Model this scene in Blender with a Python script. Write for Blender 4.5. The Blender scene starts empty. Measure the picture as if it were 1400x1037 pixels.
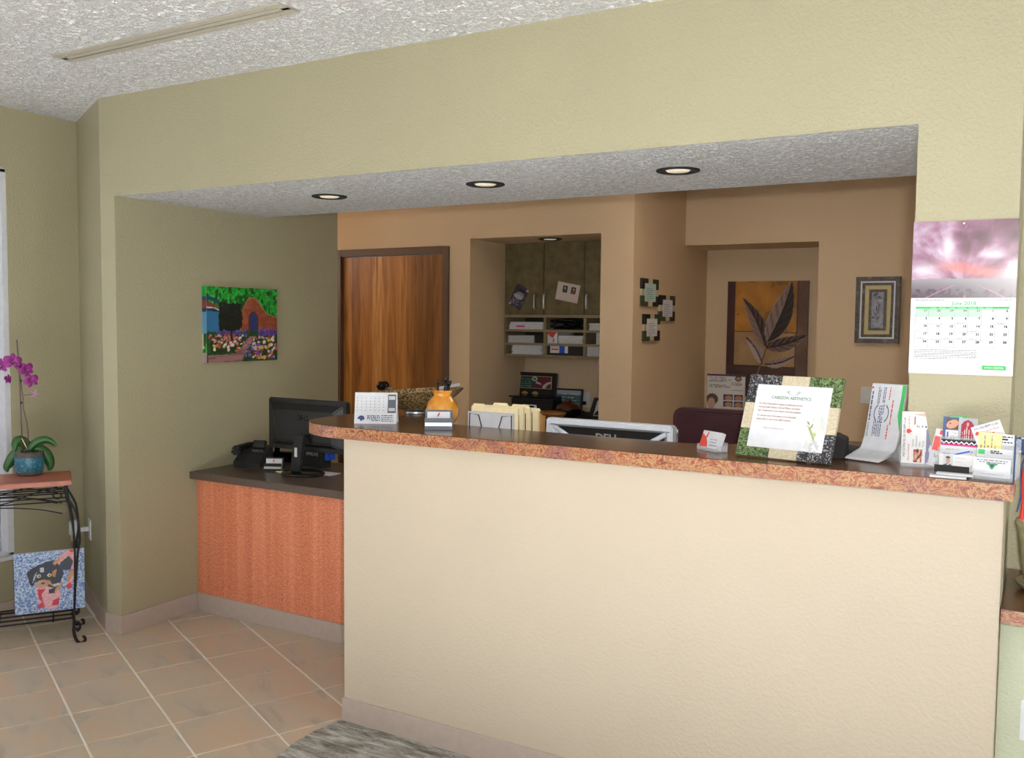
import bpy, bmesh, math, random
import numpy as np
from mathutils import Vector, Matrix
random.seed(7)
SC = bpy.context.scene
COL = SC.collection

# ------------------------------------------------------------------ camera
F_PX, PITCH, ROLL, YAW = 1260.98, .0630, .0101, math.radians(29.98)
H = 1.64                                   # eye height, metres
cp, sp, cr, sr = math.cos(PITCH), math.sin(PITCH), math.cos(ROLL), math.sin(ROLL)
_Rp = np.array([[1, 0, 0], [0, cp, -sp], [0, sp, cp]])
_Rr = np.array([[cr, -sr, 0], [sr, cr, 0], [0, 0, 1]])
_R = _Rr @ _Rp
_M = np.array([[math.cos(YAW), 0, -math.sin(YAW)], [math.sin(YAW), 0, math.cos(YAW)], [0, -1, 0]])
CAM = np.array([0, 0, H])
def ray(u, v): return _M @ (_R.T @ np.array([(u - 700) / F_PX, (v - 518.5) / F_PX, 1]))
def on(u, v, axis, val):                   # the point of a real plane (x, y or z = val) that a direction meets
    d = ray(u, v); return CAM + d * ((val - CAM[axis]) / d[axis])
cam_d = bpy.data.cameras.new('camera'); cam = bpy.data.objects.new('camera', cam_d); COL.objects.link(cam)
cam_d.sensor_fit = 'HORIZONTAL'; cam_d.sensor_width = 36; cam_d.lens = F_PX / 1400 * 36; cam_d.clip_start = .02
B = _M @ _R.T                              # columns: image right, image down, forward
cam.matrix_world = Matrix(((B[0][0], -B[0][1], -B[0][2], 0), (B[1][0], -B[1][1], -B[1][2], 0), (B[2][0], -B[2][1], -B[2][2], H), (0, 0, 0, 1)))
SC.camera = cam

# ------------------------------------------------------------------ light and exposure
SC.view_settings.view_transform = 'Standard'; SC.view_settings.look = 'None'
SC.view_settings.exposure = 0; SC.view_settings.gamma = 1; SC.view_settings.use_curve_mapping = False
w = bpy.data.worlds.new('daylight'); SC.world = w; w.use_nodes = True
w.node_tree.nodes['Background'].inputs[0].default_value = (.75, .85, 1, 1)
w.node_tree.nodes['Background'].inputs[1].default_value = .6
def lamp(name, kind, loc, target, energy, color, **k):
    d = bpy.data.lights.new(name, kind); o = bpy.data.objects.new(name, d); COL.objects.link(o)
    o.location = loc; d.energy = energy; d.color = color
    for a, b in k.items(): setattr(d, a, b)
    o.rotation_euler = (Vector(target) - Vector(loc)).to_track_quat('-Z', 'Y').to_euler()
    return o
# the photographer's flash, just above and a little right of the lens
lamp('camera_flash', 'AREA', (.05, .05, H + .12), (-1.9, 3.5, 1.62), 66, (1, .97, .92), shape='DISK', size=.06)
# sun through the big window behind the photographer: it lands on the carpet in front of the counter and bounces up
lamp('sun', 'SUN', (2, -8, 5), (.75, -4.8, 3.05), 152, (.83, .92, 1), angle=.01)
# soft daylight through the same window
lamp('window_daylight', 'AREA', (.0, -2.45, 1.5), (-.6, 3, 1.5), 30, (.93, .97, 1), shape='RECTANGLE', size=3.0, size_y=1.9)
# daylight from the tall window in the left wall
lamp('left_window_daylight', 'AREA', (-4.70, 1.75, 1.4), (-3.2, 2.6, 1.1), 16, (.95, .98, 1), shape='RECTANGLE', size=1.7, size_y=1.9)
# cool fill lamp added out of frame to brighten the pillar side and ledge
lamp('added_ledge_fill', 'AREA', (1.9, 2.5, 1.6), (-.1, 3.1, 1.1), 30, (.93, .97, 1), shape='RECTANGLE', size=.9, size_y=1.3)
# unseen warm fill lamp, added to brighten the office behind the counter
lamp('added_office_fill', 'AREA', (-1.35, 5.1, 2.72), (-1.35, 5.1, 0), 15, (1, .9, .76), shape='RECTANGLE', size=1.2, size_y=.6)

# ------------------------------------------------------------------ materials
def lin(c):
    if isinstance(c, str):
        c = [int(c[i:i + 2], 16) / 255 for i in (1, 3, 5)]
    return tuple((x / 12.92 if x <= .04045 else ((x + .055) / 1.055) ** 2.4) for x in c[:3])
class NT:
    def __init__(s, name):
        s.m = bpy.data.materials.new(name); s.m.use_nodes = True; s.t = s.m.node_tree
        s.b = s.t.nodes['Principled BSDF']; s.o = s.t.nodes['Material Output']
    def n(s, kind, **k):
        x = s.t.nodes.new(kind)
        for a, b in k.items():
            if a.startswith('i_'): x.inputs[a[2:].replace('_', ' ')].default_value = b
            else: setattr(x, a, b)
        return x
    def l(s, a, b): s.t.links.new(a, b)
    def coords(s, scale=(1, 1, 1), rot=(0, 0, 0), kind='Object'):
        tc = s.n('ShaderNodeTexCoord'); mp = s.n('ShaderNodeMapping'); s.l(tc.outputs[kind], mp.inputs[0])
        mp.inputs['Scale'].default_value = scale; mp.inputs['Rotation'].default_value = rot
        return mp.outputs[0]
    def noise(s, vec, scale, detail=3, rough=.5, dist=0):
        x = s.n('ShaderNodeTexNoise'); x.inputs['Scale'].default_value = scale; x.inputs['Detail'].default_value = detail
        x.inputs['Roughness'].default_value = rough; x.inputs['Distortion'].default_value = dist
        if vec is not None: s.l(vec, x.inputs['Vector'])
        return x.outputs['Fac']
    def ramp(s, fac, stops, mode='LINEAR'):
        x = s.n('ShaderNodeValToRGB'); e = x.color_ramp.elements; x.color_ramp.interpolation = mode
        while len(e) < len(stops): e.new(.5)
        for k, (p, c) in zip(e, stops): k.position = p; k.color = (*lin(c), 1)
        s.l(fac, x.inputs[0]); return x.outputs[0]
    def bump(s, height, strength, dist=.002):
        x = s.n('ShaderNodeBump'); x.inputs['Strength'].default_value = strength; x.inputs['Distance'].default_value = dist
        s.l(height, x.inputs['Height']); s.l(x.outputs[0], s.b.inputs['Normal'])
    def col(s, out): s.l(out, s.b.inputs['Base Color'])
    def set(s, **k):
        for a, v in k.items(): s.b.inputs[a.replace('_', ' ')].default_value = v
def plain(name, c, rough=.5, metal=0, coat=0, var=.05, vscale=30, bump=0, bscale=200, spec=.5):
    t = NT(name); c = lin(c); t.set(Roughness=rough, Metallic=metal, Coat_Weight=coat)
    t.b.inputs['Specular IOR Level'].default_value = spec
    v = t.coords(); f = t.noise(v, vscale, 3)
    r = t.n('ShaderNodeValToRGB'); e = r.color_ramp.elements
    e[0].position = .3; e[1].position = .7
    e[0].color = (*[x * (1 - var) for x in c], 1); e[1].color = (*[min(1, x * (1 + var)) for x in c], 1)
    t.l(f, r.inputs[0]); t.col(r.outputs[0])
    if bump: t.bump(t.noise(v, bscale, 2), bump)
    return t.m
MAT = {}
def paint(name, c, bscale=85, strength=.24):
    t = NT(name); v = t.coords(kind='Object')
    f = t.noise(v, 2.2, 2); c = lin(c)
    r = t.n('ShaderNodeValToRGB'); e = r.color_ramp.elements; e[0].position = .25; e[1].position = .75
    e[0].color = (*[x * .975 for x in c], 1); e[1].color = (*[x * 1.02 for x in c], 1)
    t.l(f, r.inputs[0]); t.col(r.outputs[0]); t.set(Roughness=.55)
    h = t.noise(v, bscale, 2, .55)
    rr = t.ramp(h, [(.42, '#000000'), (.62, '#ffffff')]); t.bump(rr, strength, .004)
    return t.m
MAT['khaki'] = paint('khaki_wall_paint', '#9d967b')
MAT['cream'] = paint('cream_counter_paint', '#b2a593', strength=.16)
MAT['tan'] = paint('tan_wall_paint', '#cbb191')
MAT['sage'] = paint('sage_wall_paint', '#b4b8a0')
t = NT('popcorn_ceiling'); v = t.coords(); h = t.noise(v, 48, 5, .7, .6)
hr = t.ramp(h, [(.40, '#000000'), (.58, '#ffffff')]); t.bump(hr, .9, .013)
t.col(t.ramp(h, [(.36, '#d2cdca'), (.47, '#f4f3f4'), (.6, '#fdfdfe')])); t.set(Roughness=.95); t.b.inputs['Specular IOR Level'].default_value = .1  # hollows of the texture tinted darker: speckled shade put into the colour
MAT['popcorn'] = t.m
MAT['base'] = plain('taupe_rubber_baseboard', '#aa9b92', .5, var=.04)
MAT['grout'] = plain('light_grout', '#e4ddd2', .9, var=.06, vscale=60, bump=.2)
t = NT('slate_look_tile'); v = t.coords(scale=(1, 1, 1)); oi = t.n('ShaderNodeObjectInfo')
ad = t.n('ShaderNodeVectorMath', operation='ADD'); cb = t.n('ShaderNodeCombineXYZ'); ml = t.n('ShaderNodeMath', operation='MULTIPLY')
ml.inputs[1].default_value = 37; t.l(oi.outputs['Random'], ml.inputs[0]); t.l(ml.outputs[0], cb.inputs[0]); t.l(ml.outputs[0], cb.inputs[1])
t.l(v, ad.inputs[0]); t.l(cb.outputs[0], ad.inputs[1])
mp = t.n('ShaderNodeMapping'); mp.inputs['Scale'].default_value = (1.0, 2.6, 1); t.l(ad.outputs[0], mp.inputs[0])
f1 = t.noise(mp.outputs[0], 3.2, 5, .55, .8)
t.col(t.ramp(f1, [(.25, '#9b8f82'), (.42, '#b0a392'), (.52, '#b5a591'), (.63, '#bba189'), (.78, '#aba49a')]))
t.set(Roughness=.42); t.bump(t.noise(ad.outputs[0], 16, 4, .5), .12, .003); MAT['tile'] = t.m
t = NT('striped_grey_carpet'); v = t.coords(scale=(5, 22, 1), rot=(0, 0, math.radians(-63))); f = t.noise(v, 1.3, 6, .75, .5)
c1 = t.ramp(f, [(.36, '#6f675c'), (.48, '#a29c92'), (.62, '#d6d4ce')]); v2 = t.coords(); f2 = t.noise(v2, 420, 2)
mx = t.n('ShaderNodeMixRGB', blend_type='MULTIPLY'); mx.inputs[0].default_value = .55; t.l(c1, mx.inputs[1]); t.l(t.ramp(f2, [(.3, '#777777'), (.65, '#ffffff')]), mx.inputs[2])
t.col(mx.outputs[0]); t.set(Roughness=1); t.bump(f2, 1, .006); MAT['carpet'] = t.m
# figured cherry laminate on the desk front: short curly strokes that change direction from strip to strip
t = NT('figured_cherry_laminate'); tc = t.coords(); sx = t.n('ShaderNodeSeparateXYZ'); t.l(tc, sx.inputs[0])
pp = t.n('ShaderNodeMath', operation='PINGPONG'); pp.inputs[1].default_value = .058; t.l(sx.outputs[0], pp.inputs[0])
ml = t.n('ShaderNodeMath', operation='MULTIPLY_ADD'); ml.inputs[1].default_value = .9; t.l(pp.outputs[0], ml.inputs[0]); t.l(sx.outputs[2], ml.inputs[2])
cb = t.n('ShaderNodeCombineXYZ'); t.l(sx.outputs[0], cb.inputs[0]); t.l(ml.outputs[0], cb.inputs[2])
wv = t.n('ShaderNodeTexWave', wave_type='BANDS', bands_direction='Z'); wv.inputs['Scale'].default_value = 24; wv.inputs['Distortion'].default_value = 7; wv.inputs['Detail'].default_value = 2; wv.inputs['Detail Scale'].default_value = 2.5
t.l(cb.outputs[0], wv.inputs['Vector']); fv = t.noise(t.coords(scale=(26, 1, .6)), 1, 3)
c1 = t.ramp(wv.outputs['Fac'], [(.15, '#b3593f'), (.5, '#cd7a58'), (.9, '#dc9270')]); c2 = t.ramp(fv, [(.35, '#b8623f'), (.65, '#db8f6b')])
mx = t.n('ShaderNodeMixRGB'); mx.inputs[0].default_value = .4; t.l(c1, mx.inputs[1]); t.l(c2, mx.inputs[2]); t.col(mx.outputs[0]); t.set(Roughness=.45); MAT['cherry'] = t.m
t = NT('patinated_copper_edge'); v = t.coords(scale=(1, 1, 1.5), rot=(0, .6, 0)); f = t.noise(v, 17, 5, .6, 3.2); f2 = t.noise(v, 6, 3, .5, 1.0)
c1 = t.ramp(f, [(.33, '#5c3634'), (.40, '#82402e'), (.45, '#985a38'), (.49, '#a78a66'), (.53, '#9a7048'), (.58, '#7e3827'), (.63, '#934c34'), (.68, '#a07c5a')]); c2 = t.ramp(f, [(.36, '#4c3848'), (.46, '#764c52'), (.54, '#90503c'), (.62, '#5c4252')])
mx = t.n('ShaderNodeMixRGB'); t.l(t.ramp(f2, [(.48, '#000000'), (.62, '#cccccc')]), mx.inputs[0]); t.l(c1, mx.inputs[1]); t.l(c2, mx.inputs[2]); t.col(mx.outputs[0]); t.set(Roughness=.35); MAT['copper'] = t.m
def woodgrain(name, stops, scale=(1, 1, 1), rough=.3, nscale=6, dist=1.2, coat=0):
    t = NT(name); v = t.coords(scale=scale); f = t.noise(v, nscale, 6, .6, dist); t.col(t.ramp(f, stops)); t.set(Roughness=rough, Coat_Weight=coat); return t.m
MAT['slab'] = woodgrain('dark_brown_laminate', [(.3, '#4a3020'), (.55, '#5e3f29'), (.75, '#6e4a30')], (2, 9, 2), .22, 4)
MAT['desktop'] = plain('dark_grey_brown_worktop', '#55463c', .3, var=.15, vscale=90)
MAT['redwood'] = woodgrain('red_brown_table_wood', [(.3, '#8e4a38'), (.55, '#a35a46'), (.75, '#b06a53')], (3, 16, 3), .38, 3)
t = NT('hickory_door_veneer'); v = t.coords(scale=(10.5, 1, .0)); wn = t.n('ShaderNodeTexVoronoi', voronoi_dimensions='1D'); wn.inputs['Scale'].default_value = 1
sx = t.n('ShaderNodeSeparateXYZ'); t.l(t.coords(scale=(11, 1, 1)), sx.inputs[0]); t.l(sx.outputs[0], wn.inputs['W'])
g = t.noise(t.coords(scale=(15, 15, .9)), 1.3, 6, .55, 1.6)
c1 = t.ramp(g, [(.25, '#8a5a2e'), (.45, '#b67f46'), (.6, '#cb9555'), (.8, '#dba96a')])
sc_ = t.n('ShaderNodeSeparateColor'); t.l(wn.outputs['Color'], sc_.inputs[0])
mx = t.n('ShaderNodeMixRGB', blend_type='MULTIPLY'); mx.inputs[0].default_value = .8; t.l(c1, mx.inputs[1]); t.l(t.ramp(sc_.outputs[0], [(.1, '#8a6a48'), (.5, '#d0b494'), (.9, '#ffffff')]), mx.inputs[2])
t.col(mx.outputs[0]); t.set(Roughness=.4); MAT['door'] = t.m
MAT['doorframe'] = plain('dark_brown_door_trim', '#5e4739', .5)
MAT['cabinet'] = plain('olive_stained_cabinet', '#5f5335', .5, var=.3, vscale=14)
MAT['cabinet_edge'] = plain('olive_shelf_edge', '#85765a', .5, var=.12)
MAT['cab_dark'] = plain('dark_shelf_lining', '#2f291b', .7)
for nm, c, r, me in (('black', '#0e0e10', .5, 0), ('blackgloss', '#0c0c0e', .15, 0), ('blackmat', '#1b1a1a', .8, 0), ('iron', '#17161a', .5, .4), ('steel', '#b9bbbd', .3, 1),
                     ('silver', '#d3d7e2', .35, 0), ('white', '#cccdd4', .5, 0), ('paper', '#c9cad0', .8, 0), ('inkred2', '#8f6a58', .8, 0), ('sagegreen', '#5f7f68', .8, 0), ('paper_grey', '#b6b6ba', .8, 0), ('plate', '#c9ccd0', .35, 0),
                     ('manila', '#ecdcb4', .75, 0), ('kraft', '#b98c52', .8, 0), ('burgundy', '#3d1c24', .38, 0), ('blue', '#1c50c8', .4, 0), ('red', '#d8322c', .5, 0),
                     ('green', '#3fae5c', .6, 0), ('magenta', '#d81b84', .5, 0), ('navy', '#27406e', .6, 0), ('ink', '#16161c', .7, 0), ('inkgrey', '#74777c', .8, 0), ('inkbrown', '#a2806a', .8, 0), ('inkred', '#cf4a3c', .8, 0),
                     ('inkgreen', '#4c8a5c', .8, 0), ('stone', '#cfc6b0', .8, 0), ('yellow', '#e8d890', .8, 0), ('soil', '#6d5b49', .95, 0), ('vent', '#aaa395', .6, 0), ('vent_dark', '#33323a', .8, 0),
                     ('windowtrim', '#c4c5cb', .45, 0), ('amber', '#4a220e', .3, 0), ('bowlwood', '#8a5524', .4, 0), ('leaf', '#275622', .4, 0), ('stem', '#5a3a4a', .6, 0), ('pinkpaper', '#cfa0a8', .8, 0),
                     ('holdergrey', '#4b515c', .4, .2), ('straw', '#d8b795', .7, 0), ('goldtrim', '#b99a62', .4, .3), ('lightsteel', '#d5d7da', .35, .8), ('orchidpink', '#b98ac0', .5, 0), ('lip', '#5c0c40', .5, 0), ('desk_in', '#b3a289', .5, 0)):
    MAT[nm] = plain(nm + '_finish', c, r, me, var=.05)
t = NT('orchid_petal'); f = t.noise(t.coords(), 60, 3); t.col(t.ramp(f, [(.3, '#700a66'), (.7, '#93187f')])); t.set(Roughness=.5); MAT['petal'] = t.m
t = NT('orange_glaze'); f = t.noise(t.coords(scale=(1, 1, .6)), 14, 4); t.col(t.ramp(f, [(.35, '#c27a1c'), (.65, '#dd9a35')])); t.set(Roughness=.16, Coat_Weight=.6); MAT['orange'] = t.m
t = NT('speckled_gold_bowl'); f = t.noise(t.coords(), 120, 3, .6); t.col(t.ramp(f, [(.40, '#33261a'), (.50, '#715a38'), (.58, '#b49c6c'), (.70, '#4a3a24')])); t.set(Roughness=.3, Coat_Weight=.3); MAT['bowl'] = t.m
t = NT('teal_crackle_glaze'); f = t.noise(t.coords(), 75, 4, .7); t.col(t.ramp(f, [(.3, '#0c4a62'), (.50, '#14627c'), (.58, '#2d7288'), (.64, '#94785e')])); t.set(Roughness=.35); MAT['teal'] = t.m
MAT['tealdark'] = plain('brown_clay_band', '#4d4542', .6, var=.2)
t = NT('mottled_leather'); f = t.noise(t.coords(), 8, 3); t.col(t.ramp(f, [(.3, '#34171d'), (.7, '#46222b')])); t.set(Roughness=.36); t.bump(t.noise(t.coords(), 220, 3), .15); MAT['leather'] = t.m
def relief(name, stops, scale, dist=2.5, strength=.6):
    t = NT(name); v = t.coords(); f = t.noise(v, scale, 3, .5, dist); t.col(t.ramp(f, stops)); t.bump(f, strength, .004); t.set(Roughness=.45); return t.m
MAT['rel_black'] = relief('embossed_black_panel', [(.46, '#17161a'), (.56, '#2c2a2e'), (.62, '#b9b8bc'), (.7, '#3a383c')], 75)
MAT['rel_green'] = relief('embossed_green_panel', [(.38, '#1c2a18'), (.5, '#3c552e'), (.57, '#8c9c62'), (.66, '#2f472a')], 80)
MAT['dark_olive'] = plain('dark_olive_block', '#353a22', .5, var=.25, vscale=120); MAT['rel_beige'] = relief('embossed_beige_panel', [(.3, '#a89c84'), (.7, '#c8bda4')], 160, 1, .25)
t = NT('pewter_frame'); f = t.noise(t.coords(), 26, 4, .6, 1); t.col(t.ramp(f, [(.35, '#3d3634'), (.6, '#5c5450'), (.75, '#8a837f')])); t.set(Roughness=.35, Metallic=.5); MAT['pewter'] = t.m
t = NT('perforated_black_back'); v = t.coords(scale=(190, 190, 190)); vo = t.n('ShaderNodeTexVoronoi'); vo.inputs['Scale'].default_value = 1; vo.inputs['Randomness'].default_value = 0; t.l(v, vo.inputs['Vector'])
t.col(t.ramp(vo.outputs['Distance'], [(.2, '#030303'), (.5, '#161618')])); t.set(Roughness=.5); MAT['perf'] = t.m
t = NT('stone_ware_pot'); f = t.noise(t.coords(), 16, 5); t.col(t.ramp(f, [(.3, '#8c8460'), (.7, '#b8b08c')])); t.set(Roughness=.5); MAT['pot'] = t.m
def glassy(name, c, rough, alpha):
    t = NT(name); tr = t.n('ShaderNodeBsdfTransparent'); mx = t.n('ShaderNodeMixShader'); mx.inputs[0].default_value = alpha
    t.set(Roughness=rough); f = t.noise(t.coords(), 3, 2); cc = lin(c); r = t.n('ShaderNodeValToRGB'); r.color_ramp.elements[0].color = (*[x * .95 for x in cc], 1); r.color_ramp.elements[1].color = (*cc, 1)
    t.l(f, r.inputs[0]); t.col(r.outputs[0]); t.l(tr.outputs[0], mx.inputs[1]); t.l(t.b.outputs[0], mx.inputs[2]); t.l(mx.outputs[0], t.o.inputs[0]); return t.m
MAT['acrylic'] = glassy('clear_acrylic', '#dfe3ea', .06, .28)
MAT['glass'] = glassy('window_glass', '#9a97a0', .08, .55)
t = NT('lamp_lens'); t.col(t.ramp(t.noise(t.coords(), 20, 2), [(.3, '#d8cdb8'), (.7, '#e6dcc8')])); t.set(Roughness=.5)
t.b.inputs['Emission Color'].default_value = (1, .85, .65, 1); t.b.inputs['Emission Strength'].default_value = .35; MAT['lens'] = t.m
t = NT('printed_art'); at = t.n('ShaderNodeAttribute', attribute_name='Col'); nz = t.noise(t.coords(), 300, 2)
hs = t.n('ShaderNodeHueSaturation'); t.l(at.outputs['Color'], hs.inputs['Color']); mr = t.n('ShaderNodeMapRange'); mr.inputs['To Min'].default_value = .94; mr.inputs['To Max'].default_value = 1.06
t.l(nz, mr.inputs['Value']); t.l(mr.outputs[0], hs.inputs['Value']); t.col(hs.outputs[0]); t.set(Roughness=.6); MAT['art'] = t.m
t = NT('glossy_printed_art'); at = t.n('ShaderNodeAttribute', attribute_name='Col'); t.col(at.outputs['Color']); t.set(Roughness=.3)
t.bump(t.noise(t.coords(), 9, 2), .1, .004); MAT['artgloss'] = t.m

# ------------------------------------------------------------------ mesh helpers
class MB:
    def __init__(s): s.v = []; s.f = []; s.m = []; s.s = []
    def _add(s, vs, fs, m=0, smooth=False, M=None):
        b = len(s.v); s.v += [tuple(M @ Vector(p)) if M is not None else tuple(p) for p in vs]
        for f in fs: s.f.append(tuple(i + b for i in f)); s.m.append(m); s.s.append(smooth)
        return s
    def box(s, x0, x1, y0, y1, z0, z1, m=0, M=None):
        x0, x1 = min(x0, x1), max(x0, x1); y0, y1 = min(y0, y1), max(y0, y1); z0, z1 = min(z0, z1), max(z0, z1)
        return s._add([(x0, y0, z0), (x1, y0, z0), (x1, y1, z0), (x0, y1, z0), (x0, y0, z1), (x1, y0, z1), (x1, y1, z1), (x0, y1, z1)],
                      [(0, 3, 2, 1), (4, 5, 6, 7), (0, 1, 5, 4), (1, 2, 6, 5), (2, 3, 7, 6), (3, 0, 4, 7)], m, False, M)
    def prism(s, poly, a, b, axis='z', m=0, M=None, smooth=False):
        n = len(poly)
        def mk(p, h): return {'z': (p[0], p[1], h), 'y': (p[0], h, p[1]), 'x': (h, p[0], p[1])}[axis]
        vs = [mk(p, a) for p in poly] + [mk(p, b) for p in poly]
        s._add(vs, [tuple(range(n - 1, -1, -1)), tuple(range(n, 2 * n))], m, False, M)
        return s._add(vs, [(i, (i + 1) % n, n + (i + 1) % n, n + i) for i in range(n)], m, smooth, M)
    def tube(s, pts, r, n=8, m=0, M=None, closed=False):
        pts = [Vector(p) for p in pts]; k = len(pts); rs = r if isinstance(r, (list, tuple)) else [r] * k
        vs = []; up = None
        for i, p in enumerate(pts):
            d = (pts[min(i + 1, k - 1)] - pts[max(i - 1, 0)]).normalized()
            if up is None: up = Vector((0, 0, 1)) if abs(d.z) < .9 else Vector((1, 0, 0))
            sd = d.cross(up).normalized(); up = sd.cross(d).normalized()
            for j in range(n):
                a = 2 * math.pi * j / n; vs.append(p + (sd * math.cos(a) + up * math.sin(a)) * rs[i])
        fs = [(i * n + j, i * n + (j + 1) % n, (i + 1) * n + (j + 1) % n, (i + 1) * n + j) for i in range(k - 1) for j in range(n)]
        s._add(vs, fs, m, True, M)
        return s._add([vs[j] for j in range(n)] + [vs[(k - 1) * n + j] for j in range(n)], [tuple(range(n - 1, -1, -1)), tuple(range(n, 2 * n))], m, False, M)
    def lathe(s, prof, n=28, c=(0, 0, 0), m=0, sx=1, sy=1, M=None, cap=True):
        k = len(prof); vs = [(c[0] + sx * r * math.cos(2 * math.pi * j / n), c[1] + sy * r * math.sin(2 * math.pi * j / n), c[2] + z) for r, z in prof for j in range(n)]
        s._add(vs, [(i * n + j, i * n + (j + 1) % n, (i + 1) * n + (j + 1) % n, (i + 1) * n + j) for i in range(k - 1) for j in range(n)], m, True, M)
        if cap: s._add(vs[:n] + vs[-n:], [tuple(range(n - 1, -1, -1)), tuple(range(n, 2 * n))], m, False, M)
        return s
    def ball(s, c, r, m=0, n=14, M=None, sx=1, sy=1, sz=1):
        k = 9; prof = [(max(1e-4, r * math.sin(math.pi * i / k)), -r * sz * math.cos(math.pi * i / k)) for i in range(k + 1)]
        return s.lathe(prof, n, c, m, sx, sy, M)
    def grid(s, fn, nu, nv, m=0, smooth=True, M=None):
        vs = [fn(i / nu, j / nv) for j in range(nv + 1) for i in range(nu + 1)]
        return s._add(vs, [(j * (nu + 1) + i, j * (nu + 1) + i + 1, (j + 1) * (nu + 1) + i + 1, (j + 1) * (nu + 1) + i) for j in range(nv) for i in range(nu)], m, smooth, M)
    def build(s, name, mats, parent=None, bevel=0, seg=2, label=None, kind=None, loc=None):
        me = bpy.data.meshes.new(name); me.from_pydata(s.v, [], s.f)
        mats = mats if isinstance(mats, (list, tuple)) else [mats]
        for x in mats: me.materials.append(MAT[x] if isinstance(x, str) else x)
        me.polygons.foreach_set('material_index', s.m); me.polygons.foreach_set('use_smooth', s.s)
        bm = bmesh.new(); bm.from_mesh(me); bmesh.ops.remove_doubles(bm, verts=bm.verts, dist=1e-6)
        bmesh.ops.recalc_face_normals(bm, faces=bm.faces)
        if bevel:
            ed = [e for e in bm.edges if len(e.link_faces) == 2 and e.calc_face_angle(0) > .7]
            bmesh.ops.bevel(bm, geom=ed, offset=bevel, segments=seg, affect='EDGES', clamp_overlap=True)
        bm.to_mesh(me); bm.free(); me.update()
        o = bpy.data.objects.new(name, me); COL.objects.link(o)
        if parent is not None: o.parent = parent
        if loc is not None: o.location = loc
        if label: o['label'] = label
        if kind: o['kind'] = kind
        return o
def tag(o, label, cat, group=None, kind=None):
    o['label'] = label; o['category'] = cat
    if group: o['group'] = group
    if kind: o['kind'] = kind
    return o
def thing(name, label, cat, loc=(0, 0, 0), rz=0, rx=0, group=None):
    o = bpy.data.objects.new(name, None); COL.objects.link(o); o.empty_display_size = .05
    o.location = loc; o.rotation_euler = (rx, 0, rz); return tag(o, label, cat, group)
def struct(name, mb, mats, **k): return mb.build(name, mats, kind='structure', **k)
class Frame:                                # a local frame: x to the right, y away from the viewer, z up
    def __init__(s, o, rz=0): s.o = np.array(o, float); s.rz = rz; s.x = np.array([math.cos(rz), math.sin(rz), 0]); s.y = np.array([-math.sin(rz), math.cos(rz), 0])
    def at(s, u, v, y=0):
        d = ray(u, v); p0 = s.o + s.y * y; p = CAM + d * (np.dot(p0 - CAM, s.y) / np.dot(d, s.y)); q = p - s.o
        return float(np.dot(q, s.x)), float(q[2])
    def p3(s, u, v, y=0): x, z = s.at(u, v, y); return (x, y, z)
    def w(s, x, y, z): return tuple(s.o + s.x * x + s.y * y + np.array([0, 0, z]))
TEXTS = []
def text(body, size, mat, parent, x, y, z, align='CENTER', name='lettering', rot=0, squash=1, bold=0):
    c = bpy.data.curves.new(name, 'FONT'); c.body = body; c.size = size; c.align_x = align; c.align_y = 'CENTER'; c.offset = bold
    c.resolution_u = 2; c.materials.append(MAT[mat]); o = bpy.data.objects.new(name, c); COL.objects.link(o)
    if parent is not None: o.parent = parent
    o.location = (x, y, z); o.rotation_euler = (math.pi / 2, 0, 0)
    if rot: o.rotation_euler = (Matrix.Rotation(rot, 3, 'Y') @ Matrix.Rotation(math.pi / 2, 3, 'X')).to_euler()
    o.scale = (squash, 1, 1); TEXTS.append(o); return o
def small_print(mb, x0, x1, z, h, y, m=0, vert=False, fill=1.0):
    x = x0
    end = x0 + (x1 - x0) * fill
    while x < end - h * .5:
        wd = min(h * random.uniform(1.2, 4.5), end - x)
        if vert: mb._add([(z - h / 2, y, x), (z + h / 2, y, x), (z + h / 2, y, x + wd), (z - h / 2, y, x + wd)], [(0, 1, 2, 3)], m)
        else: mb._add([(x, y, z - h / 2), (x + wd, y, z - h / 2), (x + wd, y, z + h / 2), (x, y, z + h / 2)], [(0, 1, 2, 3)], m)
        x += wd + h * .7
def rect(mb, x0, x1, z0, z1, y, m=0): mb._add([(x0, y, z0), (x1, y, z0), (x1, y, z1), (x0, y, z1)], [(0, 1, 2, 3)], m)

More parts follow.
